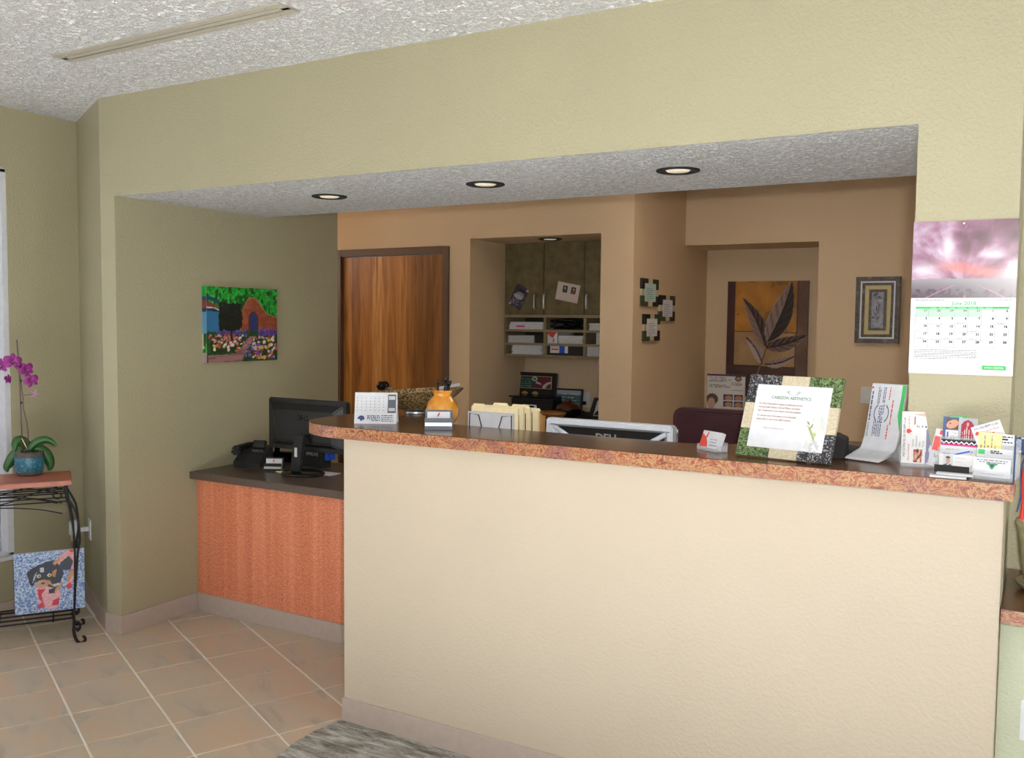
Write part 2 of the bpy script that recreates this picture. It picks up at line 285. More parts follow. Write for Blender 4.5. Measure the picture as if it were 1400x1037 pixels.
def vnoise(x, y, seed=0):
    def h(i, j):
        n = np.sin(i * 127.1 + j * 311.7 + seed * 74.7) * 43758.5453; return n - np.floor(n)
    i, j = np.floor(x), np.floor(y); fx, fy = x - i, y - j; fx = fx * fx * (3 - 2 * fx); fy = fy * fy * (3 - 2 * fy)
    return (h(i, j) * (1 - fx) + h(i + 1, j) * fx) * (1 - fy) + (h(i, j + 1) * (1 - fx) + h(i + 1, j + 1) * fx) * fy
def fbm(x, y, o=4, seed=0):
    a, t_, n = 1, 0, 0
    for k in range(o): t_ = t_ + a * vnoise(x * 2 ** k, y * 2 ** k, seed + k); n += a; a *= .5
    return t_ / n
def rgb(c): return np.array([int(c[i:i + 2], 16) / 255 for i in (1, 3, 5)])
class Print:                                # a flat print: colours laid on a fine grid, u right, v up, both 0..1
    def __init__(s, nx, ny, base):
        s.nx, s.ny = nx, ny; s.U, s.V = np.meshgrid((np.arange(nx) + .5) / nx, (np.arange(ny) + .5) / ny); s.a = np.zeros((ny, nx, 3)); s.a[:] = rgb(base)
    def put(s, mask, c, k=1):
        c = rgb(c) if isinstance(c, str) else c
        s.a = np.where(mask[..., None], s.a * (1 - k) + c * k, s.a)
    def poly(s, pts, c, k=1): s.put(s.inside(pts), c, k)
    def inside(s, pts):
        r = np.zeros(s.U.shape, bool); n = len(pts)
        for i in range(n):
            (x0, y0), (x1, y1) = pts[i], pts[(i + 1) % n]
            if y0 == y1: continue
            r ^= ((y0 > s.V) != (y1 > s.V)) & (s.U < (x1 - x0) * (s.V - y0) / (y1 - y0) + x0)
        return r
    def ell(s, cx, cy, rx, ry, c, rot=0, k=1):
        dx, dy = s.U - cx, s.V - cy; ca, sa = math.cos(rot), math.sin(rot)
        s.put(((dx * ca + dy * sa) / rx) ** 2 + ((-dx * sa + dy * ca) / ry) ** 2 < 1, c, k)
    def line(s, p, q, wd, c, k=1):
        p, q = np.array(p), np.array(q); d = q - p; L = max(1e-9, d @ d); t_ = np.clip(((s.U - p[0]) * d[0] + (s.V - p[1]) * d[1]) / L, 0, 1)
        s.put((s.U - p[0] - t_ * d[0]) ** 2 + (s.V - p[1] - t_ * d[1]) ** 2 < wd * wd, c, k)
    def dabs(s, n, box, cols, r, seed=1, rr=1.6):
        g = random.Random(seed)
        for _ in range(n): s.ell(g.uniform(box[0], box[1]), g.uniform(box[2], box[3]), r * g.uniform(.6, rr), r * g.uniform(.6, rr), g.choice(cols), g.uniform(0, 3))
    def mul(s, f): s.a = np.clip(s.a * f[..., None], 0, 1)
    def build(s, name, w_, h_, parent, y=0, x0=None, z0=0, mat='art', bend=None, label=None):
        x0 = -w_ / 2 if x0 is None else x0
        P = np.concatenate([s.a[:, :1], s.a, s.a[:, -1:]], 1); P = np.concatenate([P[:1], P, P[-1:]], 0)
        xs = np.concatenate([[0], (np.arange(s.nx) + .5) / s.nx, [1]]); zs = np.concatenate([[0], (np.arange(s.ny) + .5) / s.ny, [1]])
        nx, ny = s.nx + 2, s.ny + 2
        vs = [(x0 + w_ * xs[i], y + (bend(zs[j]) if bend else 0), z0 + h_ * zs[j]) for j in range(ny) for i in range(nx)]
        fs = [(j * nx + i, j * nx + i + 1, (j + 1) * nx + i + 1, (j + 1) * nx + i) for j in range(ny - 1) for i in range(nx - 1)]
        me = bpy.data.meshes.new(name); me.from_pydata(vs, [], fs)
        at_ = me.color_attributes.new('Col', 'FLOAT_COLOR', 'POINT'); q = P.reshape(-1, 3); q = np.where(q <= .04045, q / 12.92, ((q + .055) / 1.055) ** 2.4) * .74
        at_.data.foreach_set('color', np.concatenate([q, np.ones((len(q), 1))], 1).astype(np.float32).ravel())
        me.materials.append(MAT[mat]); o = bpy.data.objects.new(name, me); COL.objects.link(o)
        if parent is not None: o.parent = parent
        if label: o['label'] = label
        return o
# ------------------------------------------------------------------ the setting
ZC, ZS, YF, YC = 2.739, 2.244, 3.046, 2.85          # ceiling, soffit, front wall plane, counter wall plane
XA, XP0, XP1, YB, Y2, Y3 = -4.069, -.355, -.079, 5.7, 6.701, 7.225
XL, XD = -4.80, -2.371
floor = struct('floor', MB().box(-6.2, 3.1, -2.6, 7.5, -.12, -.005), 'grout')
# slate look tiles, one object each, sharing one mesh
TS, TG = .3235, .0095
ti, tj = np.array([.429, .903]), np.array([.903, -.429]); t0 = np.array([-4.298, 2.729])
tmb = MB(); a = (TS - TG) / 2; b_ = a - .0015
tmb._add([(-a, -a, -.012), (a, -a, -.012), (a, a, -.012), (-a, a, -.012), (-a, -a, -.0018), (a, -a, -.0018), (a, a, -.0018), (-a, a, -.0018), (-b_, -b_, 0), (b_, -b_, 0), (b_, b_, 0), (-b_, b_, 0)],
         [(0, 3, 2, 1), (0, 1, 5, 4), (1, 2, 6, 5), (2, 3, 7, 6), (3, 0, 4, 7), (4, 5, 9, 8), (5, 6, 10, 9), (6, 7, 11, 10), (7, 4, 8, 11), (8, 9, 10, 11)])
tile0 = None
for i in range(-9, 6):
    for j in range(-8, 10):
        p = t0 + ti * TS * (i + .5) + tj * TS * (j + .5)
        if not (-5.0 < p[0] < -2.2 and .6 < p[1] < 3.75): continue
        if p[0] < -4.25 and p[1] > 3.35: continue
        if tile0 is None: tile0 = o = tmb.build('tile', 'tile', floor)
        else: o = tile0.copy(); COL.objects.link(o); o.parent = floor
        o.location = (p[0], p[1], 0); o.rotation_euler = (0, 0, math.atan2(tj[1], tj[0]))
cb = [(-2.425, 2.85), (-2.452, 2.70), (-2.448, 2.58), (-2.42, 2.47), (-2.40, 2.3), (-2.38, 1.8), (-2.3, .6), (-2.2, -2.5), (3.0, -2.5), (3.0, 2.95), (-.08, 2.95), (-.08, 2.85)]
MB().prism(cb, -.004, .005).build('carpet', 'carpet', floor, label='grey striped carpet')

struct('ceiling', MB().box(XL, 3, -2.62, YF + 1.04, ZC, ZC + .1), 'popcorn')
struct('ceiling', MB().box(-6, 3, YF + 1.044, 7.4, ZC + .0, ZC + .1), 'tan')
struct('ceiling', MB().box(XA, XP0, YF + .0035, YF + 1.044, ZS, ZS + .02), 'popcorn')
# front wall: header over the opening and the pillar
struct('wall_front', MB().box(XA, XP0, YF, YF + .12, ZS + .0205, ZC).box(XA, XP0, YF, YF + .003, ZS, ZS + .0205).box(XP0, XP1, YF, YF + .36, 1.213, ZC).box(XP0, XP1, YC + .152, YF + .36, 0, 1.166).box(XA, XP0, YF + .93, YF + 1.044, ZS + .0205, ZC), 'khaki')
struct('wall_alcove', MB().box(-4.18, XA, YF, 4.731, 0, ZC), 'khaki')
struct('wall_return', MB().prism([(-4.18, YF), (-4.18, YF + .2), (XL, 3.552), (XL, 3.352)], 0, ZC), 'khaki')
WY1, WZ0, WZ1, WY0 = 2.935, .348, 2.417, .9
struct('wall_left', MB().box(XL - .12, XL, WY1, 3.6, 0, ZC).box(XL - .12, XL, -2.5, WY0, 0, ZC).box(XL - .12, XL, WY0, WY1, 0, WZ0).box(XL - .12, XL, WY0, WY1, WZ1, ZC), 'khaki')
struct('wall_rear', MB().box(XL, 3, -2.62, -2.5, 0, .55).box(XL, 3, -2.62, -2.5, 2.45, ZC).box(XL, -1.5, -2.62, -2.5, .55, 2.45).box(1.6, 3, -2.62, -2.5, .55, 2.45), 'khaki')
struct('wall_right', MB().box(3, 3.12, -2.5, 3.5, 0, ZC), 'khaki')
struct('wall_window', MB().box(XP1, 3.1, 3.406, 3.5, .845, ZC), 'khaki')
struct('wall_ledge', MB().box(XP1 + .001, 3, 2.962, 3.5, 0, .803), 'sage')
struct('wall_counter', MB().box(-2.423, XP1 - .001, YC, YC + .15, 0, 1.1665).box(-2.423, -2.27, YC + .15, 3.50, 0, 1.1665), 'cream', bevel=.004)
# back office
struct('wall_back', MB().box(-6, -4.915, YB, YB + .14, 0, ZC).box(-4.915, -3.829, YB, YB + .14, 2.186, ZC).box(-3.829, -3.651, YB, YB + .14, 0, ZC).box(-3.651, -2.608, YB, YB + .14, 2.234, ZC), 'tan')
struct('wall_niche', MB().box(-3.79, -3.651, YB + .14, 6.533, 0, 2.4).box(-3.79, -2.608, 6.533, 6.65, 0, 2.4).box(-3.651, -2.608, YB + .14, 6.533, 2.234, 2.4), 'tan')
struct('wall_side', MB().box(-2.608, XD, YB, 7.35, 0, ZC), 'tan')
struct('wall_far', MB().box(XD, -1.396, Y2, Y3, 2.218, ZC).box(-1.396, .7, Y2, Y3, 0, ZC).box(XD, -1.396, Y3, 7.35, 0, ZC), 'tan')
struct('wall_office_right', MB().box(.6, .7, 3.5, Y2, 0, ZC), 'tan')
struct('wall_office_left', MB().box(-6.1, -6, 3.4, 5.85, 0, ZC), 'tan')
struct('wall_passage', MB().box(-6, -4.18, 3.56, 3.66, 0, ZC), 'tan')

# baseboards
def board(name, pts, t=.009, h=.1, mat='base'):
    mb = MB()
    for (x0, y0), (x1, y1) in zip(pts[:-1], pts[1:]):
        d = np.array([x1 - x0, y1 - y0]); d /= np.linalg.norm(d); n_ = np.array([d[1], -d[0]]) * t
        mb.prism([(x0, y0), (x1, y1), (x1 + n_[0], y1 + n_[1]), (x0 + n_[0], y0 + n_[1])], .0005, h)
        k = mb.v[-8:]
    return struct(name, mb, mat)
board('baseboard_counter', [(-2.424, YC - .0005), (XP1, YC - .0005)])
board('baseboard_desk', [(XA + .01, 3.5395), (-2.43, 3.5395)])
board('baseboard_alcove', [(XA + .0005, YF - .009), (XA + .0005, 3.53)])
board('baseboard_front', [(-4.185, YF - .0005), (XA + .009, YF - .0005)])
board('baseboard_return', [(XL, 3.3515), (-4.18, YF - .0005)])
board('baseboard_left', [(XL + .0005, -2.4), (XL + .0005, 3.34)])
# window at the far left: white trim, mullion-less grey pane, sill
wn = thing('window_1', 'tall window with pale metal trim at the left edge of the room', 'window', (XL, (WY0 + WY1) / 2, WZ0)); wn['kind'] = 'structure'
for kk in ('category',): del wn[kk]
hy = (WY1 - WY0) / 2; hz = WZ1 - WZ0
MB().box(-.1, -.004, hy - .032, hy, 0, hz).box(-.1, -.004, -hy, -hy + .032, 0, hz).box(-.1, -.004, -hy, hy, hz - .022, hz).box(-.1, -.004, -hy, hy, 0, .014).build('window_frame', 'windowtrim', wn, bevel=.003)
MB().box(-.075, -.069, -hy + .03, hy - .03, .012, hz - .02).build('glass_pane', 'glass', wn)
MB().box(-.1, .03, -hy - .01, hy + .012, -.02, 0).build('window_sill', 'windowtrim', wn, bevel=.004)
# tall double door in the back wall
dr = thing('door_1', 'hickory double door in a dark brown frame behind the counter', 'door', (-3.857, YB, 0)); dr['kind'] = 'structure'; del dr['category']
MB().box(-.028, .028, -.018, .06, 0, 2.186).box(-1.058, -1.002, -.018, .06, 0, 2.186).box(-1.002, -.028, -.018, .06, 2.132, 2.186).build('door_frame', 'doorframe', dr, bevel=.004)
lf = MB().box(-.66, -.030, .012, .055, .01, 2.128).build('door_leaf', 'door', dr, bevel=.002)
lf2 = MB().box(-1.0, -.664, .016, .058, .01, 2.128).build('door_leaf', 'door', dr, bevel=.002, label='narrow left leaf')
fr = Frame((-3.857, YB, 0)); hx, hz_ = fr.at(521, 528, -.05)
MB().lathe([(.03, 0), (.036, .01), (.034, .03), (.012, .036)], 18, M=Matrix.Translation((hx, .012, hz_)) @ Matrix.Rotation(math.pi / 2, 4, 'X')).ball((hx, -.05, hz_), .037).build('door_knob', 'blackgloss', lf, label='round black knob')
MB().tube([(hx + .02, -.03, hz_ - .015), (hx + .09, -.03, hz_ - .02)], .01).build('door_lever', 'steel', lf, label='short steel lever')
MB().box(hx - .062, hx - .045, .004, .013, hz_ - .07, hz_ + .02).build('latch_plate', 'steel', lf)
hx, hz_ = fr.at(604, 391, 0)
MB().box(-.038, -.022, -.003, .012, hz_ - .075, hz_ + .075).build('hinge', 'steel', dr, bevel=.002, label='steel hinge')

# ------------------------------------------------------------------ counter top and ledge
ZT = 1.213
ct = thing('countertop', 'dark brown transaction top with copper edge on the reception counter', 'countertop', (0, 0, 0))
def arc(cx, cy, r, a0, a1, n=8): return [(cx + r * math.cos(math.radians(a0 + (a1 - a0) * i / n)), cy + r * math.sin(math.radians(a0 + (a1 - a0) * i / n))) for i in range(n + 1)]
left = [(-2.42, 2.81), (-2.50, 2.82), (-2.57, 2.845), (-2.632, 2.885), (-2.675, 2.935), (-2.697, 2.99), (-2.705, 3.05), (-2.705, 3.46)] + arc(-2.585, 3.46, .12, 180, 90)[1:]
inner = [(-2.44, 3.58), (-2.35, 3.52), (-2.30, 3.35), (-2.22, 3.20), (-2.12, 3.155), (-1.98, 3.14), (-1.1, 3.13), (-.98, 3.16), (-.88, 3.26), (-.80, 3.40), (-.70, 3.49), (-.60, 3.53), (-.359, 3.55), (-.359, YF - .004)]
poly = [(XP1 + .018, YF - .004), (XP1 + .018, 2.81)] + left + inner
poly_cc = poly[::-1]
MB().prism(poly_cc, 1.1675, ZT).build('slab', 'slab', ct, bevel=.0015)
def strip(pts, z0, z1, t):
    mb = MB(); out = []
    P = [np.array(p) for p in pts]
    for i, p in enumerate(P):
        d = P[min(i + 1, len(P) - 1)] - P[max(i - 1, 0)]; d = d / np.linalg.norm(d); n_ = np.array([-d[1], d[0]])
        out.append((p + n_ * .0006, p + n_ * t))
    for (a0, a1), (b0, b1) in zip(out[:-1], out[1:]):
        mb.prism([tuple(a0), tuple(b0), tuple(b1), tuple(a1)], z0, z1)
    return mb
strip([(-1.2845, 2.81), (XP1 + .0225, 2.81)][::-1], 1.1665, ZT - .0015, .0035).box(XP1 + .0186, XP1 + .0215, 2.807, YF - .005, 1.1665, ZT - .0015).build('edge_strip', 'copper', ct, label='right copper edge piece')
strip([(-1.2865, 2.81)] + left[:-1], 1.1665, ZT - .0015, .0035).build('edge_strip', 'copper', ct, label='left copper edge piece')
lg = thing('window_ledge_top', 'brown ledge top with copper edge right of the counter', 'ledge', (0, 0, 0))
MB().box(XP1 + .002, 2.99, 2.90, 3.404, .8045, .845).build('slab', 'slab', lg, bevel=.0015)
MB().box(XP1 + .002, 2.99, 2.8965, 2.8995, .8045, .8435).build('edge_strip', 'copper', lg)

# ------------------------------------------------------------------ alcove desk
dk = thing('alcove_desk', 'cherry fronted desk cabinet between alcove wall and counter', 'desk', (XA, 3.54, 0))
MB().box(.004, 1.64, 0, .02, 0, .748).build('front_panel', 'cherry', dk)
MB().box(.004, .022, .022, .62, .0, .748).build('side_panel', 'cherry', dk); MB().box(1.62, 1.638, .022, .62, 0, .748).build('side_panel', 'cherry', dk)
wt = tag(MB().prism([(XA + .002, 3.49), (-2.43, 3.49), (-2.43, 3.515), (-2.43, 4.19), (XA + .002, 4.19)], .75, .79).build('desk_worktop', 'desktop', bevel=.002), 'dark brown laminate worktop on the cherry alcove desk', 'worktop')

# staff desk behind the counter (holds the silver monitor and the file sorter)
sd = thing('staff_desk', 'brown staff desk standing behind the reception counter', 'desk', (-2.26, 3.01, 0))
MB().box(0, 1.6, 0, .72, .71, .74).build('desk_top', 'desk_in', sd, bevel=.003)
MB().box(.02, .045, .02, .70, 0, .71).build('side_panel', 'desk_in', sd); MB().box(1.55, 1.575, .02, .70, 0, .71).build('side_panel', 'desk_in', sd)
rs_ = thing('riser_shelf', 'brown riser shelf on the staff desk under the file sorter', 'shelf', (-2.2, 3.07, .7405)); MB().box(0, .42, 0, .40, .24, .26).build('shelf_board', 'desk_in', rs_); MB().box(0, .02, 0, .40, 0, .2395).build('side_panel', 'desk_in', rs_); MB().box(.40, .42, 0, .40, 0, .2395).build('side_panel', 'desk_in', rs_)
# counter in the cabinet niche
ZN = .935
tag(MB().box(-3.648, -2.612, 5.72, 6.53, ZN - .04, ZN).build('niche_worktop', 'blackmat', bevel=.003), 'black worktop in the niche under the olive cabinets', 'worktop')
nb = tag(MB().box(-3.645, -2.615, 5.76, 6.53, 0, ZN - .041).build('niche_base_cabinet', 'cabinet', bevel=.003), 'olive base cabinet under the black niche worktop', 'cabinet')
tag(MB().box(XD + .003, -1.40, 6.76, 7.22, 0, .88).build('niche_credenza', 'desk_in', bevel=.003), 'brown credenza in the niche below the leaf painting', 'credenza')

# ------------------------------------------------------------------ ceiling fittings
vt = thing('ceiling_vent', 'long beige two slot linear air vent in the textured ceiling', 'vent', (-3.012, 2.496, ZC), rz=math.radians(-1.1))
MB().box(-.66, .66, -.054, -.022, -.006, 0).box(-.66, .66, .022, .054, -.006, 0).box(-.66, .66, -.011, .011, -.006, 0).box(-.66, -.62, -.022, .022, -.006, 0).box(.62, .66, -.022, .022, -.006, 0).build('vent_frame', 'vent', vt, bevel=.0015)
MB().box(-.62, .62, -.022, -.011, -.002, 0).build('slot', 'vent_dark', vt); MB().box(-.62, .62, .011, .022, -.002, 0).build('slot', 'vent_dark', vt)
sc0 = None
for x in (-.57, 0, .57):
    for y in (-.038, .038):
        if sc0 is None: sc0 = o = MB().lathe([(.001, -.0025), (.005, -.0015), (.006, 0)], 8, cap=False).build('screw', 'steel', vt)
        else: o = sc0.copy(); COL.objects.link(o); o.parent = vt
        o.location = (x, y, -.006)
def downlight(x, y, z, r, label, proto=None):
    t_ = thing('recessed_light', label, 'light', (x, y, z), group='black rimmed downlights in the lowered ceiling')
    if proto:
        for c in proto.children:
            d = c.copy(); COL.objects.link(d); d.parent = t_
        return t_
    MB().lathe([(r, 0), (r, -.005), (r * .9, -.008), (r * .62, -.004), (r * .56, 0)], 32, cap=False).build('trim_ring', 'blackmat', t_)
    MB().lathe([(r * .58, -.0005), (r * .5, -.006), (.001, -.009)], 24, cap=False).build('lens', 'lens', t_)
    return t_
dl0 = downlight(-3.078, 3.519, ZS, .086, 'black rimmed downlight nearest the alcove wall')
for (u, v), lb in (((663.6, 251.5), 'black rimmed downlight in the middle of the lowered ceiling'), ((927, 232.7), 'black rimmed downlight nearest the calendar pillar')):
    p = on(u, v, 2, ZS); downlight(p[0], p[1], ZS, .086, lb, dl0)
p = on(752, 326.5, 2, 2.234); t_ = downlight(p[0], p[1], 2.234, .09, 'small downlight in the niche ceiling above the olive cabinets', dl0); del t_['group']
# ------------------------------------------------------------------ left side: plant table, orchid, dog painting, outlet
TB0 = np.array([-4.158, 2.856, 0]); TRZ = math.radians(56.2)
tbf = Frame(TB0, TRZ)
tb = thing('plant_table', 'wrought iron plant table with red brown wooden top in the left corner', 'table', tuple(TB0), rz=TRZ)
zt = tbf.at(97.5, 657.5, -.02)[1]; xr = tbf.at(98, 660, -.02)[0]; TW, TD = .86, .34
MB().box(xr - TW, xr, -.02, TD - .02, zt - .024, zt).build('table_top', 'redwood', tb, bevel=.004)
def smooth(pts, n=5):
    out = []; P = [np.array(p, float) for p in pts]
    for i in range(len(P) - 1):
        p0, p1, p2, p3 = P[max(i - 1, 0)], P[i], P[i + 1], P[min(i + 2, len(P) - 1)]
        for k in range(n):
            t_ = k / n; out.append(tuple(.5 * ((2 * p1) + (-p0 + p2) * t_ + (2 * p0 - 5 * p1 + 4 * p2 - p3) * t_ ** 2 + (-p0 + 3 * p1 - 3 * p2 + p3) * t_ ** 3)))
    return out + [tuple(P[-1])]
legA = [(90.5, 666), (92, 680), (99, 692), (105, 704), (108, 722), (108.8, 740), (106.5, 755), (105, 776), (103, 804), (101.5, 838), (100.5, 862)]
foot = [(100.5, 860), (102.5, 871), (107, 878.5), (112.5, 879.5), (116.5, 875.5), (115.5, 871), (112.5, 871.5)]
legB = [(88.5, 664), (90.5, 678), (96, 702), (100, 723), (102, 745), (102.5, 780), (102, 815), (101.5, 850)]
def loc(pxs, y): return [tbf.p3(u, v, y) for u, v in pxs]
A_, B_, Fo = loc(legA, 0), loc(legB, 0), loc(foot, 0)
mA = lambda pts, dy: [(x, dy, z) for x, y, z in pts]
mir = lambda pts: [(2 * (xr - TW / 2) - x, y, z) for x, y, z in pts]
for nm, f_, dy in (('front right', lambda p: p, 0.0), ('back right', lambda p: p, TD - .05), ('front left', mir, 0.0), ('back left', mir, TD - .05)):
    mb = MB()
    mb.tube(smooth(f_(mA(A_, dy))), .0058, 7).tube(smooth(f_(mA(B_, dy + .012))), .005, 7)
    mb.tube(smooth(f_(mA(Fo, dy))), [.0078] * 20 + [.007] * 11, 8)
    zz = .1; sc = smooth(f_([(A_[-2][0] + .010 + .016 * math.cos(a) * (1 - a / 14), dy, .085 + .024 * math.sin(a) * (1 - a / 14)) for a in np.arange(-1.6, 6, .8)]), 3)
    mb.tube(sc, .006, 6)
    mb.build('leg', 'iron', tb)
ap = MB(); xl_ = xr - TW + .03; xR = A_[0][0]
for dy in (0, TD - .05):
    for dz in (.045, .065, .085, .105): ap.tube([(xl_, dy, zt - dz), (xR, dy, zt - dz)], .0032, 6)
    ap.tube(smooth([(xR - .02, dy, zt - .165), (xR - .12, dy, zt - .138), (xR - .25, dy, zt - .12), (xR - .40, dy, zt - .115), (xl_ + .25, dy, zt - .12), (xl_ + .12, dy, zt - .138), (xl_ + .02, dy, zt - .165)]), .0032, 6)
    for k in range(2):
        xa = xR - .04 - k * .40; xb = xa - .30
        ap.tube(smooth([(xa, dy, zt - .03), (xa - .1, dy, zt - .055), (xa - .2, dy, zt - .09), (xb, dy, zt - .11)]), .0032, 6)
        ap.tube(smooth([(xa, dy, zt - .112), (xa - .1, dy, zt - .085), (xa - .2, dy, zt - .07), (xb, dy, zt - .07)]), .0032, 6)
        ap.tube([(xb + .01, dy, zt - .03), (xb + .01, dy, zt - .115)], .0036, 6)
ap.tube([(xR, 0, zt - .045), (xR, TD - .05, zt - .045)], .0036, 6).tube([(xR, 0, zt - .105), (xR, TD - .05, zt - .105)], .0036, 6)
ap.build('wire_apron', 'iron', tb, kind='stuff')
sp_ = MB()
for cx in (xR - .035, xR - .31, xR - .36, xR - .42):
    pts = [(cx + (.034 - .0042 * a) * math.cos(a + 1), -.002, zt - .07 + (.034 - .0042 * a) * math.sin(a + 1)) for a in np.arange(0, 7, .5)]
    sp_.tube(pts, .0042, 6)
sp_.build('scroll_work', 'iron', tb, kind='stuff')
sh = MB(); zs = tbf.at(60, 850, .02)[1]; ls, rs = xr - TW + .06, tbf.at(97, 848, .02)[0] + .01
for dy in (.02, .09, .16, .23, .275): sh.tube([(ls, dy, zs), (rs, dy, zs)], .0042, 6)
sh.tube([(ls, .018, zs + .022), (rs, .018, zs + .022)], .0036, 6)
for x in (rs, rs - .09, rs - .33, ls + .33, ls + .09, ls): sh.tube([(x, .012, zs - .005), (x, .285, zs - .005)], .004, 6).tube([(x, .018, zs - .008), (x, .018, zs + .025)], .0036, 6)
sh.build('wire_shelf', 'iron', tb, kind='stuff')

# dog painting leaning on the lower shelf
yl = .165
x0, z0 = tbf.at(20.5, 846.5, yl); x1, _ = tbf.at(116.5, 837.5, yl); _, z1 = tbf.at(20.5, 758.5, yl)
dw, dh = x1 - x0, z1 - zs - .006
dp = thing('dog_painting', 'mosaic style painting of a black dog standing on the plant table shelf', 'painting', tbf.w((x0 + x1) / 2, yl, zs + .0048), rz=TRZ, rx=-.02)
MB().box(-dw / 2, dw / 2, 0, .018, 0, dh).build('canvas', 'white', dp, bevel=.001)
P = Print(110, 104, '#8fa9d6'); n1 = fbm(P.U * 70, P.V * 66, 2, 3); n2 = vnoise(P.U * 60, P.V * 60, 9)
P.put(n1 > .56, '#c9d8ee'); P.put(n1 < .42, '#5f7cb8'); P.put((n2 > .86), '#b4cfe0'); P.put(n2 < .1, '#6a72b4')
P.poly([(.20, .56), (.17, .66), (.24, .74), (.36, .80), (.40, .76), (.36, .70), (.34, .60), (.26, .45), (.22, .46)], '#39404e')
P.poly([(.36, .79), (.46, .84), (.60, .84), (.66, .74), (.70, .62), (.66, .50), (.60, .38), (.50, .34), (.46, .44), (.30, .52), (.28, .62)], '#3c4454')
P.poly([(.60, .82), (.66, .92), (.78, 1.0), (.88, .97), (.86, .76), (.82, .66), (.74, .66), (.64, .74)], '#e6a9ac')
P.poly([(.66, .80), (.78, .90), (.84, .80), (.80, .66), (.70, .66), (.62, .72)], '#454c5a')
P.poly([(.58, .76), (.64, .82), (.68, .90), (.62, .86), (.54, .80)], '#d89a68'); P.poly([(.78, .62), (.88, .70), (.86, .52), (.80, .42), (.74, .46)], '#d59868')
P.poly([(.84, .58), (.90, .74), (.87, .60), (.82, .44), (.74, .40), (.80, .52)], '#e6b0b6'); P.poly([(.72, .40), (.80, .46), (.82, .36), (.76, .33)], '#d8485c')
P.poly([(.78, 1.0), (.86, 1.0), (.84, .95), (.80, .95)], '#d8485c')
P.poly([(.30, .40), (.46, .42), (.62, .36), (.66, .25), (.58, .10), (.60, .04), (.48, .04), (.42, .10), (.34, .12), (.34, .22), (.30, .32)], '#eab0b8')
P.poly([(.32, .38), (.44, .39), (.38, .30), (.40, .16), (.34, .22)], '#cf3f4c'); P.poly([(.30, .06), (.42, .08), (.40, .18), (.34, .14)], '#d8485c'); P.poly([(.52, .10), (.62, .10), (.64, .22), (.54, .18)], '#cf3f4c')
P.poly([(.28, .47), (.34, .40), (.44, .41), (.50, .48), (.44, .54), (.34, .53)], '#d0a08a'); P.poly([(.40, .54), (.50, .52), (.54, .44), (.44, .46)], '#c98f62')
P.poly([(.56, .28), (.66, .40), (.70, .50), (.64, .44), (.56, .36)], '#d59868'); P.poly([(.36, .74), (.42, .74), (.42, .66), (.37, .66)], '#c8ced8'); P.poly([(.28, .62), (.32, .68), (.29, .56), (.25, .48)], '#b8c2d0')
P.poly([(.54, .66), (.60, .70), (.58, .56), (.54, .58)], '#c98f62'); P.poly([(.52, .44), (.62, .46), (.66, .44), (.56, .40)], '#c8ced8'); P.poly([(.48, .36), (.58, .40), (.56, .30), (.48, .30)], '#3b4250')
for ex in (.345, .495): P.ell(ex, .605, .030, .026, '#e8dcb0'); P.ell(ex + .004, .604, .014, .015, '#3a3226')
P.ell(.40, .48, .03, .02, '#5c5a62'); P.mul(.9 + .2 * vnoise(P.U * 90, P.V * 90, 4))
P.build('painted_face', dw, dh, dp, y=-.0012)

# orchid
ob = on(40.5, 652, 2, zt); ORZ = math.atan2(-ray(40, 560)[0], ray(40, 560)[1]); of = Frame(ob, ORZ)
# pot centre a radius behind its front foot
rad = (of.at(61.5, 640)[0] - of.at(19.3, 640)[0]) / 2
oc = ob + of.y * rad * .93; of = Frame((oc[0], oc[1], zt), ORZ)
orc = thing('potted_orchid', 'magenta orchid in a teal crackle pot on the plant table', 'plant', (oc[0], oc[1], zt), rz=ORZ)
rad = (of.at(61.4, 640)[0] - of.at(19.3, 640)[0]) / 2; hp = of.at(40, 617.5)[1] - .0
xc_ = (of.at(61.4, 640)[0] + of.at(19.3, 640)[0]) / 2
pr = [(rad * .80, .0), (rad * .86, .004), (rad * .96, hp * .2), (rad, hp * .45), (rad * .985, hp * .8)]
MB().lathe([(rad * .80, .0006), (rad * .84, .003), (rad * .93, hp * .17)], 30, (xc_, 0, 0)).build('clay_band', 'tealdark', orc); MB().lathe([(rad * .99, hp * .76), (rad * .985, hp), (rad * .9, hp), (rad * .88, hp * .8)], 30, (xc_, 0, 0), cap=False).build('clay_band', 'tealdark', orc)
MB().lathe([(rad * .93, hp * .165), (rad * .99, hp * .38), (rad, hp * .55), (rad * .99, hp * .77)], 30, (xc_, 0, 0), cap=False).build('pot', 'teal', orc)
MB().lathe([(rad * .89, hp * .86), (.001, hp * .9)], 24, (xc_, 0, 0), cap=False).build('soil', 'soil', orc)
q = lambda u, v, y=0: of.p3(u, v, y)
MB().tube([q(31, 617), q(28.5, 560), q(26.5, 510), q(23, 465)], .0030, 6).build('stake', 'stem', orc)
MB().tube(smooth([q(38, 612), q(38.5, 590), q(36, 575), q(32.5, 560), q(31.5, 545), q(29.5, 530), q(28, 518), q(25, 508), q(20, 501), q(14, 498), q(6, 500), q(-3, 503)]), .0026, 6).build('flower_stem', 'stem', orc)
MB().tube(smooth([q(27, 511), q(33, 508), q(38, 513), q(42, 520)]), .0018, 5).build('flower_branch', 'stem', orc); MB().tube(smooth([q(32, 541), q(38, 540), q(44, 540), q(49, 537)]), .0016, 5).build('flower_branch', 'stem', orc)
MB().ball(q(28.5, 521), .006).build('stake_clip', 'blackmat', orc); MB().ball(q(29, 551), .006).build('stake_clip', 'blackmat', orc)
